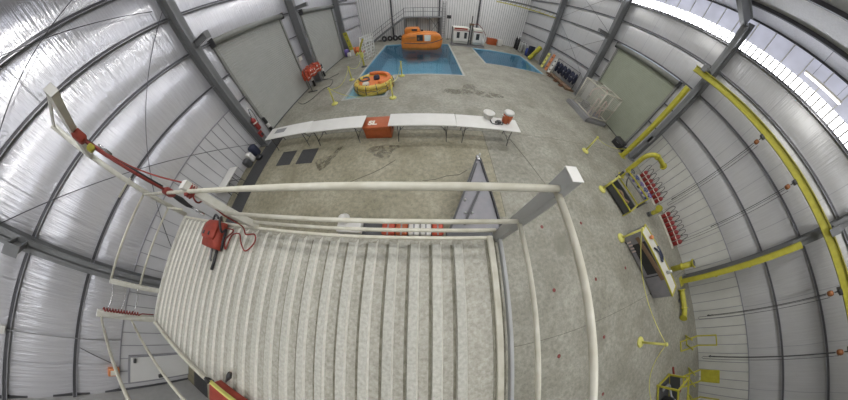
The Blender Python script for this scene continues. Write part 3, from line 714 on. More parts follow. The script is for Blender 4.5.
# ================================================================== TABLES
def ftable(loc, rz, label, L=2.42, Wd=0.76, group='white folding tables'):
    t = thing('folding_table', label, 'table', loc, rz, group)
    MB().rbox(-L/2,L/2,-Wd/2,Wd/2,0.695,0.74,0.02).build('table_top', M['plastic'], t, False)
    for s in (-1, 1):
        x = s*(L/2-0.32)
        MB().tube(smooth_path([(x,-Wd/2+0.08,0.69),(x,-Wd/2+0.08,0.35),(x+s*0.02,-Wd/2+0.02,0.03),(x+s*0.02,-Wd/2+0.0,0.013)],4),0.014,8).build('leg', M['black'], t, False)
        MB().tube(smooth_path([(x,Wd/2-0.08,0.69),(x,Wd/2-0.08,0.35),(x+s*0.02,Wd/2-0.02,0.03),(x+s*0.02,Wd/2-0.0,0.013)],4),0.014,8).build('leg', M['black'], t, False)
        MB().cyl((x,-Wd/2+0.08,0.22),(x,Wd/2-0.08,0.22),0.011).build('cross_bar', M['black'], t, False)
        MB().cyl((x,0,0.22),(x-s*0.42,0,0.69),0.011).build('brace', M['black'], t, False)
    return t
ftable((-5.92,5.20,0), 0.02, 'white folding table with a paper sheet on it, nearest the left wall')
ftable((-3.50,5.17,0), 0.0, 'white folding table whose right end meets the orange box')
ftable((-0.13,5.17,0), 0.0, 'white folding table directly right of the orange box')
ftable((2.30,5.11,0), -0.03, 'white folding table carrying the orange drink cooler')
ftable((-8.28,2.75,0), PI/2, 'white folding table pushed against the left wall behind the gate post', 1.3, 0.66)
tag(MB().box(-6.72,-6.10,5.13,5.42,0.741,0.744).build('paper_sheet', M['grey']), 'grey printed sheet lying on the table nearest the left wall', 'paper')
B = thing('storage_box', 'orange storage box with white lettering between two folding tables', 'box', (-1.84,5.33,0))
MB().rbox(-2.38,-1.32,5.0,5.68,0.0,0.49,0.05).build('box_body', M['orange'], B)
lid = MB().rbox(-2.40,-1.30,4.98,5.70,0.44,0.56,0.04).build('lid', M['orange'], B)
def letters(txt, size, mt, parent, mtx):
    cu = bpy.data.curves.new('lettering', 'FONT'); cu.body = txt; cu.size = size; cu.extrude = 0.002; cu.offset = 0.018
    tmp = bpy.data.objects.new('lettering', cu); COL.objects.link(tmp)
    dg = bpy.context.evaluated_depsgraph_get(); me = bpy.data.meshes.new_from_object(tmp.evaluated_get(dg))
    bpy.data.objects.remove(tmp); o = bpy.data.objects.new('lettering', me); COL.objects.link(o); me.materials.append(mt)
    o.parent = parent; o.matrix_basis = wm(parent).inverted() @ mtx; return o
letters('SL', 0.36, M['dry'], lid, Matrix.Translation((-2.20,5.15,0.563)))
for x in (-2.41,-1.29): MB().rbox(x-0.015,x+0.015,5.2,5.48,0.3,0.36,0.01).build('handle', M['dark'], B)
B = thing('drink_cooler', 'orange drink cooler with a white lid standing on the folding table', 'cooler', (3.02,5.22,0.74))
MB().lathe([(0.15,0.0),(0.165,0.03),(0.18,0.2),(0.185,0.36),(0.17,0.37)], (0,0,0), 24).build('cooler_body', M['orange'], B, False)
MB().lathe([(0.19,0.37),(0.195,0.42),(0.18,0.46),(0.05,0.48),(0,0.48)], (0,0,0), 24).build('lid', M['plastic'], B, False)
MB().lathe([(0.152,0.0),(0.166,0.05),(0.166,0.06)], (0,0,0), 24).build('foot_ring', M['plastic'], B, False)
m = MB(); m.cyl((0,-0.16,0.06),(0,-0.22,0.06),0.018); m.cyl((0,-0.21,0.07),(0,-0.21,0.03),0.012); m.build('spigot', M['plastic'], B, False)
for s in (-1,1): MB().tube(smooth_path([(s*0.185,-0.07,0.30),(s*0.225,0,0.31),(s*0.185,0.07,0.30)]),0.012,6).build('handle', M['plastic'], B, False)
B = thing('tub', 'translucent white tub on the table left of the drink cooler', 'tub', (2.36,5.45,0.74))
MB().lathe([(0.0,0.004),(0.16,0.004),(0.21,0.2),(0.225,0.2),(0.225,0.215),(0.205,0.215),(0.155,0.015),(0.0,0.015)], (0,0,0), 24).build('tub_body', M['plastic'], B, False)
B = thing('harness', 'black coiled harness lying on the table beside the drink cooler', 'harness', (2.62,5.10,0.742))
MB().tube(smooth_path([(-0.22,0.15,0.02),(-0.2,-0.05,0.02),(-0.05,-0.12,0.03),(0.1,-0.08,0.03),(0.14,0.08,0.04),(0.02,0.10,0.03),(-0.06,0.0,0.03),(0.06,-0.1,0.05),(0.2,-0.1,0.03),(0.24,0.05,0.03)]),0.018,6).build('webbing', M['black'], B, False)
MB().rbox(0.02,0.16,-0.05,0.1,0.03,0.09,0.02).build('buckle', M['dark'], B, False)
# black mats
tag(MB().rbox(-8.1,-7.16,YB+0.02,5.9,0.001,0.016,0.005).build('rubber_mat', M['rubber']), 'long black rubber runner on the floor along the left wall', 'mat')
for x, l in ((-5.98,'black rubber floor mat, the one nearer the left wall of the square pair'), (-4.83,'black rubber floor mat of the square pair nearer the dark floor stain')):
    tag(MB().rbox(x-0.41,x+0.41,3.84,4.64,0.001,0.014,0.005).build('floor_mat', M['rubber']), l, 'mat', 'square rubber mats')
# damp patches and cracks are marks on the slab
def patch(pts, z=0.0015):
    c = Vector((sum(p[0] for p in pts)/len(pts), sum(p[1] for p in pts)/len(pts), z)); q = smooth_path([(*p,z) for p in pts+[pts[0]]],5)[:-1]
    return MB().add([c]+q, [(0,i+1,(i+1)%len(q)+1) for i in range(len(q))])
for pts in ([(-3.9,3.4),(-3.6,3.7),(-3.3,4.6),(-3.45,4.6),(-3.6,4.2),(-3.95,4.1),(-4.25,3.9)], [(0.9,9.0),(1.6,8.8),(2.6,8.9),(3.4,8.7),(4.4,8.9),(4.3,9.3),(3.2,9.5),(2.9,10.3),(2.3,10.2),(2.0,9.5),(1.2,9.5)], [(-2.2,4.2),(-1.4,3.9),(-1.2,4.3),(-0.9,4.55),(-1.5,4.6),(-2.1,4.5)]):
    o = struct(patch(pts).build('floor_stain_surface', M['wet'], origin=(0,0,0)))
for pts in ([(-2.5,2.9),(-2.2,3.05),(-1.8,3.25),(-1.5,3.45),(-1.05,3.85)], [(-0.1,2.95),(0.3,3.0),(0.7,3.15),(1.1,3.2),(1.4,3.4)], [(3.4,5.4),(4.2,3.0),(4.6,2.2)]):
    struct(MB().tube([(*p,0.0) for p in pts],0.012,5).build('floor_crack_line', M['joint'], origin=(0,0,0)))
for x, y in ((3.50,1.35),(5.24,1.40),(3.44,-0.46),(5.19,-0.45),(3.39,-2.20),(5.17,-2.20),(5.07,-3.96),(7.0,-0.4)):
    struct(MB().lathe([(0.055,0.0),(0.055,0.003),(0,0.004)], (x,y,0.0), 14).build('floor_marking', M['dot']))

# ================================================================== POOL SIDE
def rail_frame(m, pts, r, n=8):
    m.tube(pts, r, n); return m
# liferaft on the shallow ledge
RAFT = thing('life_raft', 'yellow and orange inflatable life raft floating at the pool corner', 'raft', (-3.12,10.05,-0.10), 0.12); RAFT.scale = (0.94,0.94,0.9)
def ring(rad, z, r, oval=1.0, n=32): return [(rad*math.cos(2*PI*k/n), oval*rad*math.sin(2*PI*k/n), z) for k in range(n)]
MB().tube(ring(1.10,0.20,0.19,1.05),0.19,12,False,True).build('lower_tube', M['raftyellow'], RAFT, False)
MB().tube(ring(1.07,0.50,0.17,1.05),0.17,12,False,True).build('upper_tube', M['raftyellow'], RAFT, False)
MB().lathe([(0.0,0.42),(0.6,0.44),(0.98,0.52)], (0,0,0), 32).build('raft_floor', M['raftorange'], RAFT, False)
MB().tube([( 1.02*math.cos(a),1.07*math.sin(a),0.66) for a in [PI*(-0.35+0.95*k/14) for k in range(15)]],0.13,10).build('folded_canopy', M['raftorange'], RAFT, False)
for k in range(12):
    a = 2*PI*(k+0.5)/12; c, s_ = math.cos(a), math.sin(a)
    MB().tube([(1.0*c,1.05*s_,0.68),(1.22*c,1.28*s_,0.60),(1.29*c,1.36*s_,0.35),(1.27*c,1.34*s_,0.1)],0.025,6).build('tube_band', M['dark'], RAFT, False)
MB().tube([(1.30*math.cos(2*PI*k/36),1.37*math.sin(2*PI*k/36),0.36+0.05*math.cos(k*2*PI/3)) for k in range(36)],0.02,6,False,True).build('grab_line', M['dark'], RAFT, False)
tag(MB().rbox(-3.12,-2.76,10.1,10.46,0.31,0.62,0.12).build('equipment_bag', M['navy']), 'dark equipment bag lying on the raft\'s orange floor', 'bag')
tag(MB().rbox(-3.6,-3.22,9.3,9.62,0.30,0.55,0.1).build('dry_bag', M['plastic']), 'pale bag lying on the near edge of the raft', 'bag')
tag(MB().tube(smooth_path([(-3.8,10.3,0.52),(-3.55,10.45,0.46),(-3.4,10.15,0.42),(-3.65,9.9,0.45),(-3.85,9.9,0.52),(-3.98,10.15,0.55)]),0.05,6).build('raft_line', M['dark']), 'dark line heaped on the left rim of the raft', 'rope')
# stanchions
def stanchion(loc, label, h=0.95, group='yellow stanchions', rz=0):
    t = thing('stanchion', label, 'stanchion', loc, rz, group)
    MB().lathe([(0.19,0),(0.19,0.03),(0.15,0.07),(0.055,0.10)], (0,0,0), 20).build('base', M['paleyellow'], t, False)
    MB().cyl((0,0,0.08),(0,0,h-0.05),0.04,10).build('post', M['paleyellow'], t, False)
    MB().lathe([(0.05,h-0.06),(0.065,h-0.03),(0.05,h),(0.0,h+0.01)], (0,0,0), 14).build('cap', M['paleyellow'], t, False)
    return t
SP = [((-5.12,11.67,0),'yellow stanchion at the left pool edge behind the life raft'), ((-5.06,8.29,0),'yellow stanchion by the left front corner of the raft ledge'),
      ((-1.59,11.56,0),'yellow stanchion on the pool front edge right of the life raft'), ((-1.74,8.34,0),'yellow stanchion in front of the life raft')]
for l, t in SP: stanchion(l, t, 0.98)
def chain(a, b, d, label, mt='paleyellow', r=0.014, name='barrier_chain'):
    return tag(MB().tube(sag(a,b,d), r, 5).build(name, M[mt]), label, 'chain')
chain((-5.12,11.67,0.9),(-5.06,8.29,0.9),0.45,'yellow plastic chain sagging along the left side of the raft ledge')
chain((-5.12,11.67,0.95),(-5.0,14.42,0.9),0.5,'yellow plastic chain along the left pool edge')
chain((-1.59,11.56,0.9),(-1.74,8.34,0.9),0.4,'yellow plastic chain sagging along the right side of the raft ledge')
chain((-5.06,8.29,0.93),(-1.74,8.34,0.93),0.72,'yellow plastic chain across the front of the raft ledge')
# tall yellow stand and leaning boards
B = thing('rescue_hook_stand', 'tall yellow stand with bent arms at the left pool edge', 'stand', (-5.0,14.5,0))
MB().lathe([(0.25,0),(0.25,0.04),(0.06,0.1)], (0,0,0), 16).build('base', M['dark'], B, False)
MB().tube(smooth_path([(0,0,0.06),(0,0,0.9),(-0.05,0,1.3),(0.1,0,1.7),(0.35,0,2.15)]),[0.07]*25,8).build('post', M['yellow'], B, False)
MB().tube(smooth_path([(-0.03,0,1.0),(-0.3,0.02,1.12),(-0.45,0.03,0.95)]),0.08,8).build('arm', M['paleyellow'], B, False)
MB().rbox(-0.12,0.14,-0.1,0.1,0.75,1.15,0.05).build('float_block', M['paleyellow'], B, False)
B = thing('backboard', 'yellow backboard leaning on the second grey column of the left wall', 'board', (-7.6,19.2,0))
MB().beam((-7.55,19.2,0.6),(-7.85,19.2,2.4),0.4,0.06).build('board_panel', M['yellow'], B)
for z in (0.9, 1.5, 2.1): MB().beam((-7.58-0.3*(z-0.6)/1.8,19.14,z),(-7.58-0.3*(z-0.6)/1.8,19.16,z+0.12),0.1,0.03).build('hand_slot', M['dark'], B)
MB().beam((-7.5,19.2,0),(-7.55,19.2,0.62),0.36,0.05).build('lower_panel', M['plastic'], B)
# white ladder rack
B = thing('ladder_rack', 'white lattice ladder rack at the left pool edge before the stairs', 'rack', (-5.2,17.1,0))
a, b = Vector((-5.42,16.1,0)), Vector((-4.85,18.1,0)); d = b-a; Z = Vector((0,0,1))
for t in (0,0.33,0.66,1): MB().cyl(a+d*t, a+d*t+Z*2.1, 0.035).build('upright', M['plastic'], B)
for k in range(8): MB().cyl(a+Z*(0.15+0.27*k), b+Z*(0.15+0.27*k), 0.028).build('rung', M['plastic'], B)
for k in range(6):
    MB().cyl(a+d*(k/6)+Z*0.2, a+d*((k+1)/6)+Z*1.2, 0.02).build('lattice_bar', M['plastic'], B); MB().cyl(a+d*(k/6)+Z*1.95, a+d*((k+1)/6)+Z*1.0, 0.02).build('lattice_bar', M['plastic'], B)
off = Vector((-0.5,0.12,0))
for t in (0,1): MB().cyl(a+d*t+off, a+d*t+Z*2.05, 0.03).build('brace_leg', M['plastic'], B)
# packs by the left wall
B = thing('raft_canister', 'round orange raft canister on the floor by the far left door', 'canister', (-7.5,19.95,0))
MB().tube([(-7.95,19.95,0.36),(-7.85,19.95,0.36),(-7.05,19.95,0.36),(-6.95,19.95,0.36)],[0.26,0.34,0.34,0.26],16).build('shell', M['raftorange'], B)
for x in (-7.7,-7.3): MB().tube([(x-0.03,19.95,0.36),(x+0.03,19.95,0.36)],0.352,16).build('strap', M['dark'], B)
for x in (-7.75,-7.2): MB().box(x-0.05,x+0.05,19.65,20.25,0,0.08).build('cradle', M['dark'], B)
tag(MB().rbox(-8.35,-7.98,19.0,19.5,0.0,0.75,0.12).build('kit_bag', M['purple']), 'purple kit bag standing by the frame of the far left door', 'bag')
tag(MB().rbox(-8.0,-7.6,18.75,19.05,0.0,0.45,0.1).build('kit_bag', M['plastic']), 'white kit bag on the floor before the purple bag', 'bag')
tag(MB().rbox(-6.9,-6.4,19.4,19.9,0.0,0.35,0.1).build('kit_bag', M['orange']), 'small dull orange bag beside the raft canister', 'bag')
for k, (x, y, r) in enumerate(((-5.3,25.2,0.36),(-4.6,25.4,0.33),(-3.9,25.3,0.36),(-3.3,25.6,0.30))):
    l = ['leftmost black tyre of the row under the stairs','second black tyre from the left under the stairs','third black tyre from the left under the stairs','rightmost smaller black tyre beside the platform leg'][k]
    tag(MB().tube([(x+r*0.68*math.cos(2*PI*q/20),y,r+r*0.68*math.sin(2*PI*q/20)) for q in range(20)],r*0.32,8,False,True).build('tyre', M['black']), l, 'tyre', 'black tyres at the far wall')
# orange lifeboat
BT = thing('lifeboat', 'orange enclosed lifeboat floating at the far side of the pool', 'boat', (-0.45,21.6,-0.35))
def bsec(x, w, z0, z1, e=0.55, yc=21.6, lean=0.0, n=24):
    q = []
    for k in range(n):
        a = 2*PI*k/n; cy, cz = math.cos(a), math.sin(a)
        q.append((x+lean*(cz+1)/2, yc+w*math.copysign(abs(cy)**e,cy), (z0+z1)/2+(z1-z0)/2*math.copysign(abs(cz)**e,cz)))
    return q
MB().loft([bsec(-2.66,0.55,0.0,0.55),bsec(-2.6,0.80,-0.3,0.62),bsec(-1.8,0.95,-0.42,0.60),bsec(0.2,0.98,-0.45,0.60),bsec(1.1,0.85,-0.4,0.66),bsec(1.55,0.5,-0.2,0.74),bsec(1.74,0.15,0.2,0.80)]).build('hull', M['boat'], BT)
MB().loft([bsec(-2.6,0.62,0.35,1.0),bsec(-2.5,0.78,0.3,1.22),bsec(-1.6,0.88,0.3,1.48),bsec(0.2,0.90,0.3,1.52),bsec(1.0,0.80,0.3,1.46),bsec(1.42,0.58,0.4,1.22),bsec(1.62,0.3,0.5,0.95)]).build('canopy', M['boat'], BT)
MB().loft([bsec(-2.25,0.42,1.15,1.75),bsec(-2.1,0.5,1.2,1.95),bsec(-0.85,0.5,1.3,1.98),bsec(-0.65,0.42,1.35,1.75)]).build('cockpit', M['boat'], BT)
MB().box(-1.5,-0.95,21.085,21.11,1.58,1.78).build('cockpit_window', M['glass'], BT)
MB().tube(smooth_path([(-2.68,21.0,0.42),(-1.8,20.64,0.40),(0.2,20.61,0.42),(1.1,20.74,0.60),(1.55,21.08,0.72),(1.74,21.5,0.78)],4),0.035,6).build('fender_line', M['dark'], BT)
h = MB().rbox(-0.98,-0.34,20.66,20.74,0.62,1.24,0.05).build('hatch_opening', M['glass'], BT); MB().rbox(-0.9,-0.7,20.65,20.68,0.72,0.95,0.02).build('seat', M['skin'], h)
MB().rbox(-0.2,0.46,20.64,20.73,0.60,1.22,0.05).build('hatch_door', M['dry'], BT)
MB().cyl((-0.45,21.6,1.5),(-0.45,21.6,1.66),0.12).build('roof_vent', M['black'], BT)
for x in (-2.3, 1.2): MB().tube([(x,21.6,1.2),(x,21.6,1.62),(x+0.1,21.6,1.68),(x+0.16,21.6,1.58)],0.035,6).build('lifting_hook', M['dark'], BT)
MB().tube(smooth_path([(-2.4,20.86,0.9),(-1.6,20.70,0.95),(-1.1,20.68,0.95)],4),0.02,6).build('hand_rail', M['dark'], BT)
# escape simulator
HS = thing('escape_simulator', 'white twin cabin escape simulator on a frame between the two pools', 'simulator', (4.8,22.6,0))
MB().box(2.75,6.6,21.95,23.5,0.0,0.16).build('base_frame', M['grey'], HS)
def cabin(x0, x1, wins, nose):
    o = MB().rbox(x0,x1,22.0,23.4,0.5,2.0,0.10).build('cabin', M['plastic'], HS)
    MB().rbox(x0-0.02,x1+0.02,21.98,23.42,1.72,2.02,0.06).build('roof_cap', M['dry'], o)
    MB().box(x0,x1,21.965,21.985,1.66,1.73).build('red_stripe', M['extred'], o)
    for a, b in wins: MB().rbox(a,b,21.965,22.01,0.85,1.5,0.05).build('window', M['glass'], o)
    MB().box(x0+0.05,x1-0.05,21.97,22.0,0.30,0.52).build('sill', M['silver'], o)
    if nose: MB().loft([bsec(x1-0.1,0.6,0.35,1.4,0.6,22.6),bsec(x1+0.45,0.4,0.25,0.7,0.6,22.6)]).build('nose', M['plastic'], o)
cabin(2.9,4.62,((3.3,3.62),(4.12,4.42)),False); cabin(5.1,6.15,((5.45,5.82),),True)
MB().box(3.0,4.4,21.96,21.98,1.8,1.95).build('red_marking', M['red'], HS)
for x in (4.72, 4.98): MB().box(x-0.06,x+0.06,22.2,22.4,0.16,2.4).build('mast', M['dark'], HS)
MB().box(4.62,5.08,22.15,22.45,2.3,2.5).build('mast_head', M['wood'], HS); MB().cyl((4.85,22.3,2.5),(4.85,22.3,3.3),0.06).build('lift_chain', M['dark'], HS)
MB().beam((2.78,22.1,0.16),(2.78,22.1,2.05),0.1,0.1).build('end_frame', M['dark'], HS); MB().beam((6.35,23.0,0.1),(6.35,23.0,1.7),0.1,0.1).build('end_frame', M['dark'], HS)
MB().tube(smooth_path([(4.95,22.2,2.4),(5.5,22.0,2.5),(6.2,22.1,1.9),(6.6,22.3,1.4)]),0.03,6).build('hose', M['rope'], HS)
# platform and stairs at the far wall
PF = thing('platform', 'grey steel platform with railings behind the orange lifeboat', 'platform', (-0.4,25.9,0))
MB().box(-2.65,1.85,25.0,26.8,2.66,2.78).build('deck', M['steel'], PF)
for x in (-2.55,-1.15,0.4,1.75):
    for y in (25.05,26.7): MB().box(x-0.06,x+0.06,y-0.06,y+0.06,0,2.66).build('leg', M['steel'], PF)
for x in (-2.6,-1.5,-0.35,0.75,1.8): MB().box(x-0.03,x+0.03,25.0,25.06,2.78,3.86).build('rail_post', M['steel'], PF)
for z in (3.83,3.4): MB().cyl((-2.6,25.03,z),(1.8,25.03,z),0.028).build('rail', M['steel'], PF)
MB().beam((0.45,25.05,2.6),(1.7,25.05,0.9),0.06,0.06).build('brace', M['steel'], PF); MB().beam((1.7,25.05,2.6),(0.45,25.05,0.9),0.06,0.06).build('brace', M['steel'], PF)
ST = thing('stairs', 'grey steel stairs climbing to the far platform along the far wall', 'stairs', (-4.7,25.6,0))
for y in (25.1,26.2): MB().beam((-6.9,y,0.05),(-2.65,y,2.72),0.06,0.24).build('stringer', M['steel'], ST)
for k in range(12): f = (k+0.5)/12; MB().box(-6.9+4.25*f-0.13,-6.9+4.25*f+0.13,25.12,26.18,2.66*f,2.66*f+0.04).build('tread', M['grey'], ST)
for q in (1.0,0.55): MB().cyl((-6.9,25.08,0.1+q),(-2.65,25.08,2.72+q),0.028).build('hand_rail', M['steel'], ST)
for f in (0.02,0.35,0.68,1.0): MB().cyl((-6.9+4.25*f,25.08,0.05+2.67*f),(-6.9+4.25*f,25.08,1.1+2.67*f),0.028).build('rail_post', M['steel'], ST)
B = thing('floodlight_post', 'dark floodlight on a slim post at the far wall right of the platform', 'light', (2.75,26.0,0))
MB().cyl((2.75,26.0,0),(2.75,26.0,2.7),0.03).build('post', M['dark'], B); MB().rbox(2.5,3.0,25.85,26.1,2.6,3.0,0.05).build('lamp_head', M['black'], B)
MB().lathe([(0.2,0),(0.2,0.03),(0.05,0.06)], (2.75,26.0,0), 14).build('base', M['dark'], B)
B = thing('ladder', 'slim grey ladder fixed against the far wall beside the platform', 'ladder', (2.2,26.6,0))
for x in (2.02,2.36): MB().cyl((x,26.7,0),(x,26.7,4.6),0.03).build('stile', M['dark'], B)
for k in range(14): MB().cyl((2.02,26.7,0.3+0.31*k),(2.36,26.7,0.3+0.31*k),0.018).build('rung', M['grey'], B)
B = thing('tool_crate', 'orange crate on the floor at the far wall right of the simulator', 'crate', (8.5,25.6,0))
MB().rbox(7.85,9.1,25.2,26.0,0.0,0.72,0.06).build('crate_body', M['orange'], B); MB().rbox(7.82,9.13,25.17,26.03,0.66,0.8,0.05).build('lid', M['orange'], B)
tag(MB().rbox(9.3,9.9,25.3,25.8,0.0,0.85,0.08).build('bin', M['plastic']), 'white bin beside the orange crate at the far wall', 'bin')

# ================================================================== LEFT WALL SIDE
def extinguisher(loc, label, group, h=0.62, rz=0, hose=True):
    t = thing('fire_extinguisher', label, 'fire extinguisher', loc, rz, group)
    MB().lathe([(0.105,0),(0.115,0.02),(0.115,h*0.72),(0.07,h*0.82),(0.035,h*0.87),(0.03,h*0.9)], (0,0,0), 16).build('cylinder', M['extred'], t, False)
    MB().lathe([(0.1162,h*0.48),(0.1165,h*0.49),(0.1165,h*0.55),(0.1162,h*0.56)], (0,0,0), 16).build('paper_label', M['dry'], t, False)
    m = MB(); m.rbox(-0.03,0.03,-0.02,0.02,h*0.88,h*0.96,0.01); m.build('valve', M['dark'], t, False)
    MB().beam((0,0,h*0.95),(0.12,0,h*1.02),0.025,0.015).build('lever', M['black'], t, False)
    if hose: MB().tube(smooth_path([(0,0.03,h*0.92),(0.05,0.10,h*1.35),(0.04,0.2,h*1.4),(0.03,0.24,h*1.0),(0.02,0.15,h*0.3)]),0.014,6).build('hose', M['black'], t, False)
    return t
tt = extinguisher((-7.87,5.52,0.95), 'red fire extinguisher hung on the grey column at the left wall', None, 0.72)
MB().box(-0.165,-0.10,-0.06,0.06,0.2,0.5).build('bracket', M['black'], tt, False)
B = thing('alarm_box', 'small red alarm box low on the grey column at the left wall', 'box', (-7.97,5.45,0.55))
MB().rbox(-8.02,-7.9,5.34,5.56,0.55,0.85,0.02).build('box_body', M['extred'], B); MB().rbox(-7.9,-7.86,5.38,5.52,0.60,0.74,0.02).build('cover', M['black'], B)
tag(MB().rbox(-8.5,-8.12,4.55,4.95,0.016,0.62,0.12).build('kit_bag', M['navy']), 'dark upright bag beside the column base at the left wall', 'bag')
tag(MB().rbox(-8.5,-8.18,4.22,4.50,0.016,0.52,0.1).build('kit_bag', M['plastic']), 'white bag between two dark bags at the left wall', 'bag')
tag(MB().rbox(-8.5,-8.15,3.85,4.18,0.016,0.46,0.1).build('kit_bag', M['dark']), 'dark grey bag nearest the table of the bags at the left wall', 'bag')
tag(MB().rbox(-8.08,-7.75,4.3,4.6,0.016,0.2,0.08).build('boot_pair', M['black']), 'black boots lying on the runner before the white bag', 'boots')
def bollard(y, label, x=-8.25):
    t = thing('bollard', label, 'bollard', (x,y,0), 0, 'door bollards')
    MB().lathe([(0.09,0),(0.09,1.0),(0.07,1.05),(0,1.07)], (0,0,0), 14).build('post', M['black'], t, False)
    MB().lathe([(0.092,0.45),(0.094,0.46),(0.094,0.68),(0.092,0.69)], (0,0,0), 14).build('white_band', M['plastic'], t, False)
bollard(6.35,'black bollard with a white band at the near side of the nearer left door'); bollard(11.85,'black bollard with a white band beside the life vest rack'); bollard(13.7,'black bollard with a white band at the near side of the far left door')
tag(MB().rbox(-8.62,-8.58,11.85,12.25,2.0,2.4,0.01).build('notice', M['dry']), 'white notice with red marks on the wall above the life vests', 'notice')
B = thing('vest_rack', 'dark tube rack hung with orange life vests between the two left doors', 'rack', (-7.85,11.75,0))
for y in (10.75,12.75):
    MB().tube([(-7.85,y,0.04),(-7.85,y,1.55)],0.025,8).build('upright', M['dark'], B); MB().beam((-8.2,y,0.03),(-7.45,y,0.03),0.06,0.05).build('foot', M['dark'], B)
MB().cyl((-7.85,10.75,1.53),(-7.85,12.75,1.53),0.022).build('hanging_bar', M['dark'], B)
def vest(t):
    for s in (-1,1):
        MB().loft([bsec(s*0.13-0.09,0.05,0.0,0.5,0.7,0),bsec(s*0.13,0.085,-0.03,0.56,0.7,0),bsec(s*0.13+0.09,0.05,0.0,0.5,0.7,0)]).build('foam_panel', M['vest'], t, False)
    MB().rbox(-0.2,0.2,0.075,0.09,0.16,0.20,0.004).build('strap', M['dry'], t, False)
    MB().rbox(-0.16,-0.06,0.078,0.095,0.36,0.46,0.004).build('reflector', M['dry'], t, False)
    MB().loft([bsec(-0.1,0.05,0.5,0.66,0.8,-0.02),bsec(0.1,0.05,0.5,0.66,0.8,-0.02)]).build('collar', M['vest'], t, False)
vp = thing('life_vest', '', 'life vest', (0,0,0), 0, 'orange life vests on the rack'); vest(vp)
ords = ['first','second','third','fourth','fifth','sixth','seventh','eighth','ninth','tenth','eleventh','twelfth']
for k in range(8):
    loc = (-7.72+0.05*(k%2), 10.82+0.235*k, 0.84+0.03*((k*3)%4)); rz = -PI/2+0.25*math.sin(k*2.1)
    lb = 'orange life vest, %s from the near end of the outer row on the rack' % ords[k]
    if k == 0: vp.location = loc; vp.rotation_euler = (0,0,rz); vp['label'] = lb
    else: dup(vp, loc, rz, lb)
for k in range(7): dup(vp, (-8.02-0.04*(k%2), 10.9+0.23*k, 0.87+0.03*((k*5)%4)), PI/2+0.2*math.sin(k*1.3), 'orange life vest, %s from the near end of the wall side row on the rack' % ords[k])
tag(MB().tube(smooth_path([(-8.3,9.4,0.02),(-7.6,9.0,0.02),(-7.2,9.6,0.02),(-7.0,10.8,0.02),(-6.6,11.2,0.02),(-6.9,12.3,0.02),(-7.4,12.8,0.02),(-6.9,13.6,0.02)]),0.02,6).build('cable', M['black']), 'black cable snaking over the floor below the life vests', 'cable')
B = thing('alarm_sign', 'orange alarm box on the left wall beside the personnel door', 'sign', (-8.6,-4.2,2.45))
MB().rbox(-8.66,-8.5,-4.78,-4.55,2.40,2.72,0.02).build('box_body', M['sign'], B); MB().rbox(-8.5,-8.48,-4.74,-4.59,2.46,2.66,0.01).build('label_plate', M['dry'], B)
tag(MB().rbox(-8.56,-8.44,-3.78,-3.6,5.2,5.36,0.02).build('junction_box', M['plastic']), 'small white junction box on a left wall girt', 'box')
m = MB(); m.tube([(-8.52,-3.70,5.2),(-8.52,-3.68,2.9),(-8.60,-3.68,2.4)],0.014,6); trim(m, M['grey'])
m = MB(); m.tube([(-8.56,-3.95,3.5),(-8.56,-4.45,2.5),(-8.6,-4.6,2.45)],0.012,6); trim(m, M['dark'])

# ================================================================== RIGHT FAR SIDE
def gas(loc, label, mt, h, r, grp):
    t = thing('gas_cylinder', label, 'gas cylinder', loc, 0, grp)
    MB().lathe([(r*0.9,0),(r,0.03),(r,h*0.8),(r*0.75,h*0.9),(r*0.3,h*0.95)], (0,0,0), 14).build('cylinder', M[mt], t, False)
    MB().lathe([(r*0.28,h*0.95),(r*0.28,h*1.02),(r*0.45,h*1.03),(r*0.45,h*1.07),(0,h*1.08)], (0,0,0), 12).build('valve', M['chrome'], t, False)
for k in range(4): gas((12.25-0.25*(k%2),26.3-0.38*k,0), 'black gas cylinder, %s from the far wall in the right corner' % ords[k], 'black', 1.55, 0.14, 'black gas cylinders in the far corner')
for k in range(5): gas((12.3-0.3*(k%2),24.75-0.33*k,0), 'pale grey gas cylinder, %s from the black cylinders at the right wall' % ords[k], 'silver', 1.25, 0.14, 'pale gas cylinders at the right wall')
B = thing('drum', 'blue plastic drum at the right wall beside the pale gas cylinders', 'drum', (12.3,22.5,0))
MB().lathe([(0.27,0),(0.30,0.05),(0.30,0.4),(0.31,0.42),(0.30,0.44),(0.30,0.86),(0.27,0.92),(0.0,0.92)], (0,0,0), 20).build('drum_body', M['blue'], B, False)
MB().lathe([(0.05,0.92),(0.05,0.95),(0,0.95)], (0.12,0,0), 10).build('bung', M['dark'], B, False)
tag(MB().rbox(12.0,12.7,21.7,22.1,0,1.35,0.05).build('locker', M['navy']), 'tall navy locker between the blue drum and the yellow float', 'locker')
B = thing('rescue_float', 'curved yellow float standing by the column at the far right', 'float', (12.1,20.4,0))
MB().tube(smooth_path([(11.75,20.75,0.06),(11.95,20.5,0.6),(12.2,20.35,1.2),(12.42,20.2,1.75)]),[0.2]+[0.27]*17+[0.16],10).build('float_body', M['yellow'], B)
MB().tube(smooth_path([(11.95,20.2,0.5),(11.85,20.05,0.8),(12.1,20.0,1.1)]),0.03,6).build('handle', M['dark'], B)
def leaning(name, x, y, h, w, mt, label, cat, lean=0.35, col2='dark'):
    t = thing(name, label, cat, (x,y,0), 0)
    MB().beam((x,y,0.0),(x+lean,y,h),w,0.05,(1,0,0)).build('board_panel', M[mt], t)
    for f in (0.2,0.5,0.8): MB().beam((x+lean*f-0.03,y,h*f-0.04),(x+lean*(f+0.04)-0.03,y,h*(f+0.04)+0.02),w*0.5,0.02,(1,0,0)).build('hand_slot', M[col2], t)
    return t
leaning('stretcher',12.2,18.4,1.6,0.42,'paleyellow','pale yellow stretcher board leaning on the right wall beside the column','board')
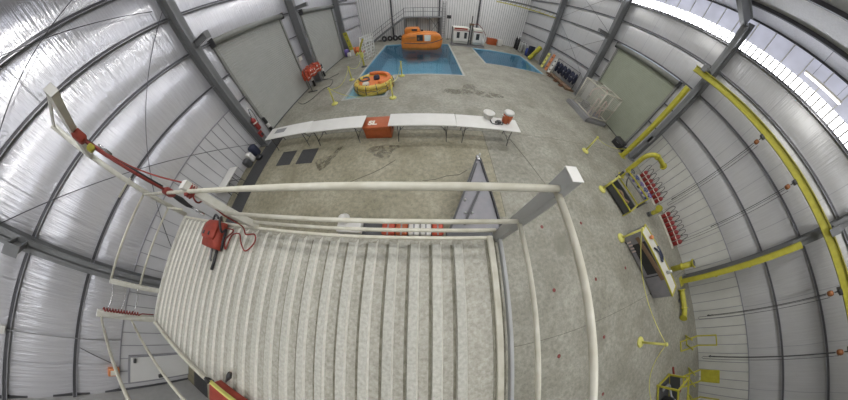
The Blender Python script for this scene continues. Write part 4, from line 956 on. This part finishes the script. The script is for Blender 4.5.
leaning('stretcher',12.25,17.6,1.75,0.40,'sign','orange stretcher board leaning on the right wall, middle of the three','board')
leaning('stretcher',12.25,16.95,1.5,0.4,'plastic','white stretcher board leaning beside the navy suits','board')
B = thing('suit_rack', 'wooden based rack holding navy suits at the right wall', 'rack', (12.0,14.6,0))
for y in (12.9,16.3):
    MB().cyl((12.3,y,0.1),(12.3,y,1.72),0.03).build('upright', M['dark'], B); MB().box(11.6,12.6,y-0.06,y+0.06,0,0.1).build('foot', M['wood'], B)
MB().cyl((12.3,12.9,1.7),(12.3,16.3,1.7),0.025).build('hanging_bar', M['dark'], B); MB().box(11.65,12.5,12.9,16.3,0.1,0.16).build('base_shelf', M['wood'], B)
def suit(t):
    MB().loft([[(q[1],q[0],q[2]) for q in bsec(x,w,z0,z1,0.8,0)] for x,w,z0,z1 in ((-0.12,0.09,0.5,1.2),(-0.05,0.13,0.35,1.32),(0.05,0.13,0.35,1.32),(0.12,0.09,0.5,1.2))]).build('suit_body', M['navy'], t, False)
    for s in (-1,1): MB().tube([(s*0.1,s*0.1,1.22),(s*0.2,s*0.13,0.85),(s*0.18,s*0.12,0.55)],[0.07,0.06,0.045],8).build('sleeve', M['navy'], t, False)
    MB().tube(smooth_path([(0,0,1.28),(0,0,1.42),(0.05,0,1.47),(0.03,0,1.52)]),0.008,5).build('hanger', M['chrome'], t, False)
    MB().rbox(0.15,0.175,-0.08,0.08,0.85,0.93,0.005).build('reflector', M['grey'], t, False)
sp = thing('immersion_suit', '', 'suit', (0,0,0), 0, 'navy suits on the rack'); suit(sp)
for k in range(10):
    loc = (12.28-0.1*(k%2),13.12+0.31*k,0.17); lb = 'navy immersion suit, %s from the cage end of the suit rack' % ords[k]
    if k == 0: sp.location = loc; sp['label'] = lb; sp.rotation_euler = (0,0,PI)
    else: dup(sp, loc, PI+0.5*math.sin(k*1.7), lb)
for k, (y, l) in enumerate(((13.4,'brown boots pair nearest the cage under the navy suits'),(14.3,'brown boots pair in the middle under the navy suits'),(15.4,'brown boots pair farthest from the cage under the navy suits'))):
    b = thing('boot_pair', l, 'boots', (11.4,y,0), 0.3*k, 'boots under the navy suits')
    for s in (-0.09,0.09):
        m = MB(); m.rbox(-0.16,0.14,s-0.055,s+0.055,0,0.11,0.04); m.build('shoe', M['skin'], b, False); MB().tube([(0.08,s,0.08),(0.09,s,0.3)],0.055,8).build('shaft', M['skin'], b, False)
# cage
B = thing('mesh_cage', 'pale pipe cage with mesh panels on a dark skid by the right roller door', 'cage', (11.4,9.2,0), 0.0)
m = MB(); m.box(10.1,12.2,8.0,8.14,0.0,0.2); m.build('skid_beam', M['grey'], B); MB().box(10.1,12.2,10.25,10.4,0,0.2).build('skid_beam', M['grey'], B)
MB().box(10.05,10.2,8.0,10.4,0.0,0.22).build('skid_beam', M['grey'], B); MB().box(12.1,12.25,8.0,10.4,0.0,0.22).build('skid_beam', M['grey'], B); MB().box(10.1,12.2,8.05,10.35,0.2,0.28).build('skid_deck', M['grey'], B)
cx0,cx1,cy0,cy1,cz0,cz1 = 10.5,12.2,8.2,10.25,0.3,2.1
P = M['palepipe']
for x in (cx0,cx1):
    for y in (cy0,cy1): MB().cyl((x,y,0.28),(x,y,cz1),0.04).build('corner_post', P, B)
for z in (cz0+0.04,cz1):
    for y in (cy0,cy1): MB().cyl((cx0,y,z),(cx1,y,z),0.04).build('frame_bar', P, B)
    for x in (cx0,cx1): MB().cyl((x,cy0,z),(x,cy1,z),0.04).build('frame_bar', P, B)
MB().cyl((11.3,cy0,cz0),(11.3,cy0,cz1),0.035).build('frame_bar', P, B); MB().cyl((cx0,9.2,cz1),(cx1,9.2,cz1),0.035).build('frame_bar', P, B); MB().cyl((cx0,cy0,1.2),(cx1,cy0,1.2),0.03).build('frame_bar', P, B)
def grid(a, u, v, nu, nv, r=0.010):
    mm = MB(); a, u, v = Vector(a), Vector(u), Vector(v)
    for i in range(nu+1): mm.cyl(a+u*(i/nu), a+u*(i/nu)+v, r, 4)
    for j in range(nv+1): mm.cyl(a+v*(j/nv), a+v*(j/nv)+u, r, 4)
    return mm
grid((cx0,cy0,cz0),(0,cy1-cy0,0),(0,0,cz1-cz0),20,18).build('mesh_panel', M['mesh'], B)
grid((cx1,cy0,cz0),(0,cy1-cy0,0),(0,0,cz1-cz0),20,18).build('mesh_panel', M['mesh'], B)
grid((cx0,cy1,cz0),(cx1-cx0,0,0),(0,0,cz1-cz0),18,18).build('mesh_panel', M['mesh'], B)
for i, (x, y, l) in enumerate(((11.0,8.75,'pale pink pipe loop standing in the cage, the one nearer the room'),(11.7,8.7,'pale pink pipe loop standing in the cage, the one nearer the door'))):
    tag(MB().tube(smooth_path([(x-0.2,y,0.3),(x-0.2,y,1.1),(x-0.05,y+0.08,1.45),(x+0.15,y,1.2),(x+0.1,y-0.05,0.9),(x-0.05,y,0.75),(x+0.1,y,0.5),(x+0.2,y,0.3)]),0.045,8).build('pipe_loop', M['pinkpipe']), l, 'pipe', 'pipe loops in the cage')
tag(MB().tube(smooth_path([(10.8,9.5,1.25),(11.0,9.7,1.6),(11.3,9.6,1.9),(11.7,9.6,2.04),(12.05,9.5,1.95),(11.9,9.3,1.7),(11.5,9.3,1.6)]),0.05,8).build('pipe_bundle', M['pinkpipe']), 'pale pink bent pipe bundle in the top of the cage', 'pipe')
tag(MB().rbox(10.75,11.2,9.3,9.8,0.28,0.75,0.06).build('box', M['grey']), 'grey box inside the pipe cage', 'box')
# ladder jib under the roof at the far right
B = thing('jib_arm', 'dark lattice jib reaching out from the far right column', 'beam', (12.4,19.5,5.1))
MB().ibeam((12.43,19.5,5.42),(6.2,19.5,5.22),0.16,0.16).build('top_chord', M['steel'], B); MB().beam((12.43,19.5,5.02),(6.2,19.5,5.0),0.08,0.08).build('bottom_chord', M['yellow'], B)
for k in range(12):
    xa = 12.2-0.5*k; MB().cyl((xa,19.5,5.4-0.016*k),(xa-0.25,19.5,5.03),0.02,6).build('web_bar', M['yellow'], B)

# ================================================================== FIRE TRAINING CORNER, RIGHT WALL
t = thing('gantry_post', 'yellow steel post in front of the nearer grey column by the roller door', 'post', (11.62,5.3,0))
MB().ibeam((11.62,5.3,0.02),(11.62,5.3,4.95),0.2,0.24,0.02,(1,0,0)).build('post_shaft', M['yellow'], t); MB().box(11.4,11.84,5.08,5.52,0,0.03).build('base_plate', M['yellow'], t)
for z in (1.3,2.3,3.4): MB().box(11.55,11.62,5.16,5.20,z,z+0.10).build('bracket', M['yellow'], t)
t = thing('gantry_post', 'yellow steel post in front of the grey column between the hanging hoists', 'post', (12.05,-2.02,0))
MB().ibeam((12.05,-2.02,0.02),(12.05,-2.02,5.0),0.2,0.24,0.02,(1,0,0)).build('post_shaft', M['yellow'], t); MB().box(11.86,12.26,-2.24,-1.8,0,0.03).build('base_plate', M['yellow'], t)
for z in (1.6,3.0): MB().box(11.98,12.05,-2.16,-2.12,z,z+0.10).build('bracket', M['yellow'], t)
t = thing('monorail_beam', 'long yellow monorail beam hung along the right wall for the hoists', 'beam', (11.9,-2,5.7))
MB().ibeam((11.9,5.75,5.86),(11.9,-11.0,5.86),0.2,0.30,0.03).build('rail', M['yellow'], t)
for y in (5.3,-2.0,-9.0): MB().box(11.82,11.98,y-0.1,y+0.1,6.0,6.3).build('clamp', M['steel'], t)
def hoist(y, label, zh, zc):
    x = 11.9; t = thing('chain_hoist', label, 'hoist', (x,y,zh), 0, 'chain hoists on the monorail')
    m = MB(); m.rbox(x-0.16,x+0.16,y-0.09,y+0.09,5.60,5.72,0.02); m.build('trolley', M['chain'], t)
    MB().cyl((x,y,5.62),(x,y,5.50),0.018,6).build('suspension_hook', M['chain'], t)
    MB().lathe([(0.04,-0.08),(0.09,-0.06),(0.105,0),(0.09,0.06),(0.04,0.08)], (x,y,5.38), 14, (0,1,0)).build('hoist_body', M['hookorange'], t)
    MB().cyl((x-0.03,y+0.03,5.26),(x-0.03,y+0.03,zh+0.2),0.014,6).build('load_chain', M['chain'], t)
    MB().tube(smooth_path([(x-0.03,y+0.03,zh+0.22),(x-0.03,y+0.03,zh+0.1),(x-0.09,y+0.03,zh+0.02),(x-0.03,y+0.03,zh-0.05),(x+0.04,y+0.03,zh+0.02)]),0.02,6).build('load_hook', M['chain'], t)
    MB().tube([(x+0.05,y-0.13,5.34),(x+0.05,y-0.13,zc+0.06),(x+0.05,y-0.08,zc),(x+0.05,y-0.03,zc+0.06),(x+0.05,y-0.03,5.26)],0.009,6).build('hand_chain', M['chain'], t)
hoist(1.76,'orange chain hoist nearest the roller door on the yellow monorail',1.1,0.7); hoist(-0.12,'orange chain hoist second from the roller door, before the yellow post',2.2,0.6)
hoist(-3.72,'orange chain hoist just past the yellow post on the monorail',1.0,0.5); hoist(-5.55,'orange chain hoist farthest from the roller door on the monorail',0.9,0.5)
# extinguisher rows
for k in range(7): extinguisher((12.38,3.86-0.28*k,0), 'red fire extinguisher, %s from the roller door in the farther row' % ords[k], 'fire extinguishers along the right wall', 0.62, 0.15*math.sin(k))
for k in range(7): extinguisher((12.42,1.30-0.25*k,0), 'red fire extinguisher, %s from the roller door in the nearer row' % ords[k], 'fire extinguishers along the right wall', 0.62, 0.15*math.sin(k*1.6))
for (a, b, l) in ((3.98,2.0,'pale timber kerb board before the farther fire extinguisher row'),(1.45,-0.4,'pale timber kerb board before the nearer fire extinguisher row')):
    tag(MB().rbox(12.1,12.2,b,a,0,0.09,0.01).build('kerb_board', M['palepipe']), l, 'board')
# stanchions of the corner
for l, tx in (((7.85,5.05,0),'yellow stanchion alone on the floor before the yellow gantry post'), ((7.42,2.80,0),'yellow stanchion standing at the corner of the yellow framed fire pan'), ((7.3,0.68,0),'yellow stanchion at the end of the grey fire panel'), ((7.13,-3.04,0),'yellow stanchion on the floor past the grey fire panel'), ((7.7,-6.6,0),'yellow stanchion beside the yellow framed crate')):
    stanchion(l, tx, 0.97)
chain((7.85,5.05,0.9),(11.5,5.15,0.8),0.3,'yellow rope from the lone stanchion to the yellow post',r=0.012,name='barrier_rope')
chain((7.3,0.68,0.9),(7.13,-3.04,0.92),0.5,'yellow rope sagging across the grey fire panel',r=0.013,name='barrier_rope')
chain((7.13,-3.04,0.92),(7.7,-6.6,0.9),0.75,'yellow rope sagging past the yellow framed crate',r=0.013,name='barrier_rope')
# fire pan
B = thing('fire_pan', 'black fire pan in a yellow tube frame near the red extinguishers', 'pan', (7.72,2.95,0), 0.294)
MB().box(0.0,0.75,-1.42,-0.02,0.05,0.10).build('pan_base', M['black'], B, False)
for a in ((0,0.03),(0.72,0.75)): MB().box(a[0],a[1],-1.42,-0.02,0.05,0.36).build('pan_side', M['dark'], B, False)
for a in ((-1.42,-1.39),(-0.05,-0.02)): MB().box(0.03,0.72,a[0],a[1],0.05,0.36).build('pan_side', M['dark'], B, False)
fr = [(-0.02,-1.44),(-0.02,0.0),(0.95,0.0),(0.95,-1.44)]
for i in range(4):
    a, b = fr[i], fr[(i+1)%4]
    MB().beam((*a,0.40),(*b,0.40),0.05,0.05).build('frame_bar', M['yellow'], B, False); MB().beam((*a,0),(*a,0.40 if i < 2 else 0.95),0.05,0.05).build('leg', M['yellow'], B, False)
MB().beam((0.95,0.0,0.93),(0.95,-1.44,0.93),0.05,0.05).build('frame_bar', M['yellow'], B, False)
tag(MB().tube(smooth_path([(8.28,2.75,0.15),(8.35,2.5,0.28),(8.42,2.25,0.2),(8.5,2.0,0.3)]),[0.06,0.08]*9+[0.06],8).build('burner', M['wood']), 'brown burner nozzle lying in the black fire pan', 'burner')
B = thing('valve_manifold', 'pipe manifold with blue and purple valves behind the yellow fire pan', 'manifold', (9.55,2.75,0), 0.294)
MB().cyl((0,0.95,0.52),(0,-0.95,0.52),0.06).build('header_pipe', M['grey'], B, False)
for y in (-0.85,0.85): MB().box(-0.05,0.05,y-0.05,y+0.05,0,0.5).build('leg', M['dark'], B, False)
for k, y in enumerate((-0.7,-0.4,-0.1,0.25,0.6)):
    MB().cyl((0,y,0.52),(0,y,0.82),0.04).build('branch_pipe', M['chrome'], B, False)
    MB().tube(ring(0.11,0,0.02,1,14), 0.022,6,False,True) if False else MB().tube([(0.11*math.cos(2*PI*q/14),y+0.11*math.sin(2*PI*q/14),0.84) for q in range(14)],0.024,6,False,True).build('valve_wheel', M[('purple','blue','purple','blue','dark')[k]], B, False)
    MB().rbox(-0.07,0.07,y-0.07,y+0.07,0.58,0.70,0.02).build('valve_body', M[('blue','purple','chrome','purple','dark')[k]], B, False)
MB().tube(smooth_path([(-0.05,0.5,0.5),(-0.35,0.4,0.45),(-0.5,0.1,0.3),(-0.5,-0.3,0.3)]),0.025,6).build('hose', M['black'], B, False)
# pipes
B = thing('gooseneck_pipe', 'yellow gooseneck pipe with a flanged end behind the fire pan', 'pipe', (9.9,3.75,0))
MB().tube(smooth_path([(9.9,3.72,0.02),(9.9,3.72,1.0),(9.92,3.70,1.55),(10.2,3.58,1.86),(10.6,3.45,1.86),(11.0,3.25,1.75),(11.1,3.2,1.72)]),0.115,12).build('pipe_bend', M['yellow'], B)
MB().lathe([(0.18,-0.03),(0.18,0.03)], (11.12,3.19,1.71), 18, (0.85,-0.4,-0.2)).build('flange', M['yellow'], B); MB().lathe([(0.2,0),(0.2,0.04)], (9.9,3.72,0), 18).build('base_flange', M['yellow'], B)
MB().lathe([(0.155,-0.03),(0.155,0.03)], (10.45,3.5,1.87), 18, (0.9,-0.35,0)).build('flange', M['yellow'], B)
B = thing('pipe_elbow', 'yellow half round pipe bend between the valve manifold and the extinguishers', 'pipe', (10.75,1.55,0))
MB().tube([(10.75+0.30*math.cos(a),1.52+0.02*math.sin(a),0.14+0.42*max(0,1)*(0.5+0.5*math.sin(a))+0.12) for a in [PI*(-0.5+1.0*k/12) for k in range(13)]]+[(10.6,1.52,0.68)],0.11,10).build('pipe_bend', M['yellow'], B)
MB().lathe([(0.16,-0.025),(0.16,0.025)], (10.58,1.52,0.68), 16, (1,0,0)).build('flange', M['yellow'], B); MB().box(10.6,10.9,1.42,1.62,0,0.14).build('saddle', M['dark'], B)
B = thing('standpipe', 'short yellow standpipe with a dark flange beside the yellow post', 'pipe', (11.2,-1.3,0))
MB().cyl((11.2,-1.25,0.0),(11.25,-1.25,1.0),0.13).build('pipe_shaft', M['yellow'], B); MB().lathe([(0.19,-0.03),(0.19,0.03)], (11.25,-1.25,1.03), 18).build('flange', M['yellow'], B); MB().lathe([(0.14,0),(0.14,0.01)], (11.25,-1.25,1.065), 18).build('pipe_mouth', M['black'], B)
MB().lathe([(0.16,-0.03),(0.16,0.03)], (11.22,-1.25,0.5), 18).build('collar', M['yellow'], B)
B = thing('pipe_elbow', 'yellow pipe with an elbow lying on the floor past the yellow post', 'pipe', (11.1,-2.8,0))
MB().tube(smooth_path([(11.3,-2.3,0.20),(11.2,-2.9,0.20),(11.1,-3.25,0.20),(10.9,-3.38,0.20)]),0.12,12).build('pipe_bend', M['yellow'], B)
for q, ax in (((11.31,-2.27,0.20),(0.15,1,0)),((10.86,-3.4,0.20),(1,0.5,0)),((11.15,-3.05,0.20),(0.2,1,0))): MB().lathe([(0.165,-0.025),(0.165,0.025)], q, 16, ax).build('flange', M['yellow'], B)
MB().box(11.1,11.35,-2.75,-2.65,0,0.1).build('saddle', M['dark'], B)
# grey fire panel
B = thing('fire_trainer', 'long grey fire training panel with black opening, plank and yellow rimmed top', 'panel', (7.42,0.62,0), 0.397)
MB().rbox(0.0,0.62,-2.70,0,0.04,0.78,0.02).build('panel_body', M['slate'], B, False)
MB().box(-0.012,0.0,-1.65,-0.35,0.22,0.74).build('black_opening', M['black'], B, False)
m = MB(); m.beam((-0.03,-0.12,0.55),(-0.03,-1.95,0.72),0.03,0.14); m.build('plank', M['wood'], B, False)
for k in range(4): MB().box(-0.03,-0.005,-0.62+0.13*k,-0.57+0.13*k,0.10,0.24).build('grille_bar', M['pinkpipe'], B, False)
MB().box(0.0,0.62,-2.70,0,0.78,0.80).build('top_plate', M['mesh'], B, False)
for a in ((-0.01,0.04),(0.58,0.63)): MB().box(a[0],a[1],-2.71,0.01,0.77,0.82).build('rim', M['yellow'], B, False)
for a in ((-2.71,-2.66),(-0.04,0.01)): MB().box(0.04,0.58,a[0],a[1],0.77,0.82).build('rim', M['yellow'], B, False)
for y in (-2.5,-0.2):
    for x in (0.06,0.56): MB().box(x-0.04,x+0.04,y-0.04,y+0.04,0,0.06).build('foot', M['black'], B, False)
MB().tube([(-0.02,-1.75,0.1),(-0.02,-1.75,0.5),(-0.02,-1.75,0.7)],0.015,6).build('strut', M['black'], B, False)
wl = Matrix.Translation((7.42,0.62,0)) @ Matrix.Rotation(0.397,4,'Z')
def at(x, y, z): return wl @ Vector((x,y,z))
tag(MB().rbox(*[v for v in (0,0,0,0,0,0)]) if False else MB().tube(smooth_path([at(0.2,-0.8,0.85),at(0.35,-1.1,0.86),at(0.25,-1.4,0.86),at(0.45,-1.3,0.87),at(0.5,-0.9,0.86)]),0.035,6).build('hose', M['navy']), 'dark blue hose coiled on top of the grey fire panel', 'hose')
tag(MB().ball(at(0.35,-0.45,0.88),0.08,0.08,0.08).build('ball_valve', M['sign']), 'small orange valve ball on the top of the grey fire panel', 'valve')
tag(MB().tube([at(0.3,-1.9,0.83),at(0.32,-1.9,1.0)],[0.07,0.05],10).build('nozzle', M['silver']), 'silver nozzle standing on the fire panel top', 'nozzle')
# crate and folding stands
B = thing('framed_crate', 'yellow framed open crate with dark gear inside, nearest the camera side corner', 'crate', (8.75,-5.8,0))
x0,x1,y0,y1,z1 = 8.3,9.25,-6.45,-5.2,0.82
for x in (x0,x1):
    for y in (y0,y1): MB().box(x-0.03,x+0.03,y-0.03,y+0.03,0,z1).build('corner_post', M['yellow'], B)
for z in (0.06,z1):
    for y in (y0,y1): MB().box(x0,x1,y-0.028,y+0.028,z-0.028,z+0.028).build('frame_bar', M['yellow'], B)
    for x in (x0,x1): MB().box(x-0.028,x+0.028,y0,y1,z-0.028,z+0.028).build('frame_bar', M['yellow'], B)
MB().box(x0,x1,y0,y1,0.03,0.07).build('crate_floor', M['dark'], B); MB().box(x0,x1,y0-0.01,y0+0.01,0.1,z1-0.05).build('back_panel', M['dark'], B); MB().box(x1-0.01,x1+0.01,y0,y1,0.1,0.5).build('side_panel', M['dark'], B)
tag(MB().rbox(8.42,8.85,-6.3,-5.85,0.08,0.5,0.06).build('tool_bag', M['black']), 'black tool bag inside the yellow framed crate', 'bag')
tag(MB().tube(smooth_path([(8.5,-5.5,0.12),(8.8,-5.4,0.2),(9.1,-5.6,0.15),(8.95,-5.9,0.3),(9.05,-6.2,0.5),(9.0,-6.3,0.7)]),0.05,8).build('hose', M['grey']), 'grey hose looped inside the yellow framed crate', 'hose')
tag(MB().tube(smooth_path([(9.7,-5.1,0.03),(9.8,-5.6,0.05),(9.9,-6.1,0.25),(10.1,-6.5,0.1),(10.0,-7.0,0.04)]),0.045,8).build('hose', M['rope']), 'red brown hose lying behind the yellow framed crate', 'hose')
def fstand(loc, rz, label, solid):
    t = thing('folding_stand', label, 'stand', loc, rz, 'yellow folding stands')
    w = 0.21 if not solid else 0.27
    for s in (-w,w):
        MB().beam((-0.35,s,0.02),(0.35,s,0.55),0.045,0.045).build('leg', M['yellow'], t, False); MB().beam((0.35,s+0.03,0.02),(-0.2,s+0.03,0.50),0.045,0.045).build('leg', M['yellow'], t, False)
        MB().beam((0.35,s,0.5),(0.40,s,1.35),0.045,0.045).build('upright', M['yellow'], t, False)
    MB().beam((0.40,-w,1.33),(0.40,w,1.33),0.045,0.045).build('cross_bar', M['yellow'], t, False); MB().beam((-0.35,-w,0.03),(-0.35,w,0.03),0.045,0.045).build('cross_bar', M['yellow'], t, False); MB().beam((0.35,-w,0.05),(0.35,w,0.05),0.045,0.045).build('cross_bar', M['yellow'], t, False)
    if solid: MB().beam((0.37,0,0.56),(0.40,0,1.32),2*w,0.02,(1,0,0)).build('panel', M['yellow'], t, False)
fstand((11.0,-4.6,0), 0.0, 'yellow folding stand with an open rectangular frame by the right wall', False)
fstand((11.2,-6.3,0), 0.05, 'yellow folding stand with a solid yellow panel by the right wall', True)
fstand((11.3,-7.6,0), 0.05, 'yellow folding stand beyond the solid yellow panel one', False)
# black cases beside the roller door
B = thing('case', 'black hard case on the floor between the roller door and the yellow post', 'case', (11.9,6.2,0), 0.2)
MB().rbox(-0.3,0.3,-0.35,0.35,0,0.5,0.05).build('case_body', M['black'], B, False); MB().rbox(-0.31,0.31,-0.36,0.36,0.36,0.40,0.01).build('rim', M['dark'], B, False)
MB().tube(smooth_path([(-0.31,-0.1,0.3),(-0.36,0,0.3),(-0.31,0.1,0.3)]),0.015,6).build('handle', M['grey'], B, False)
tag(MB().rbox(12.0,12.4,5.55,5.85,0,0.35,0.08).build('kit_bag', M['navy']), 'dark kit bag beside the yellow gantry post base', 'bag')
tag(MB().rbox(12.44,12.50,5.08,5.32,1.5,1.95,0.01).build('switch_box', M['grey']), 'grey switch box on the column behind the yellow post', 'box')
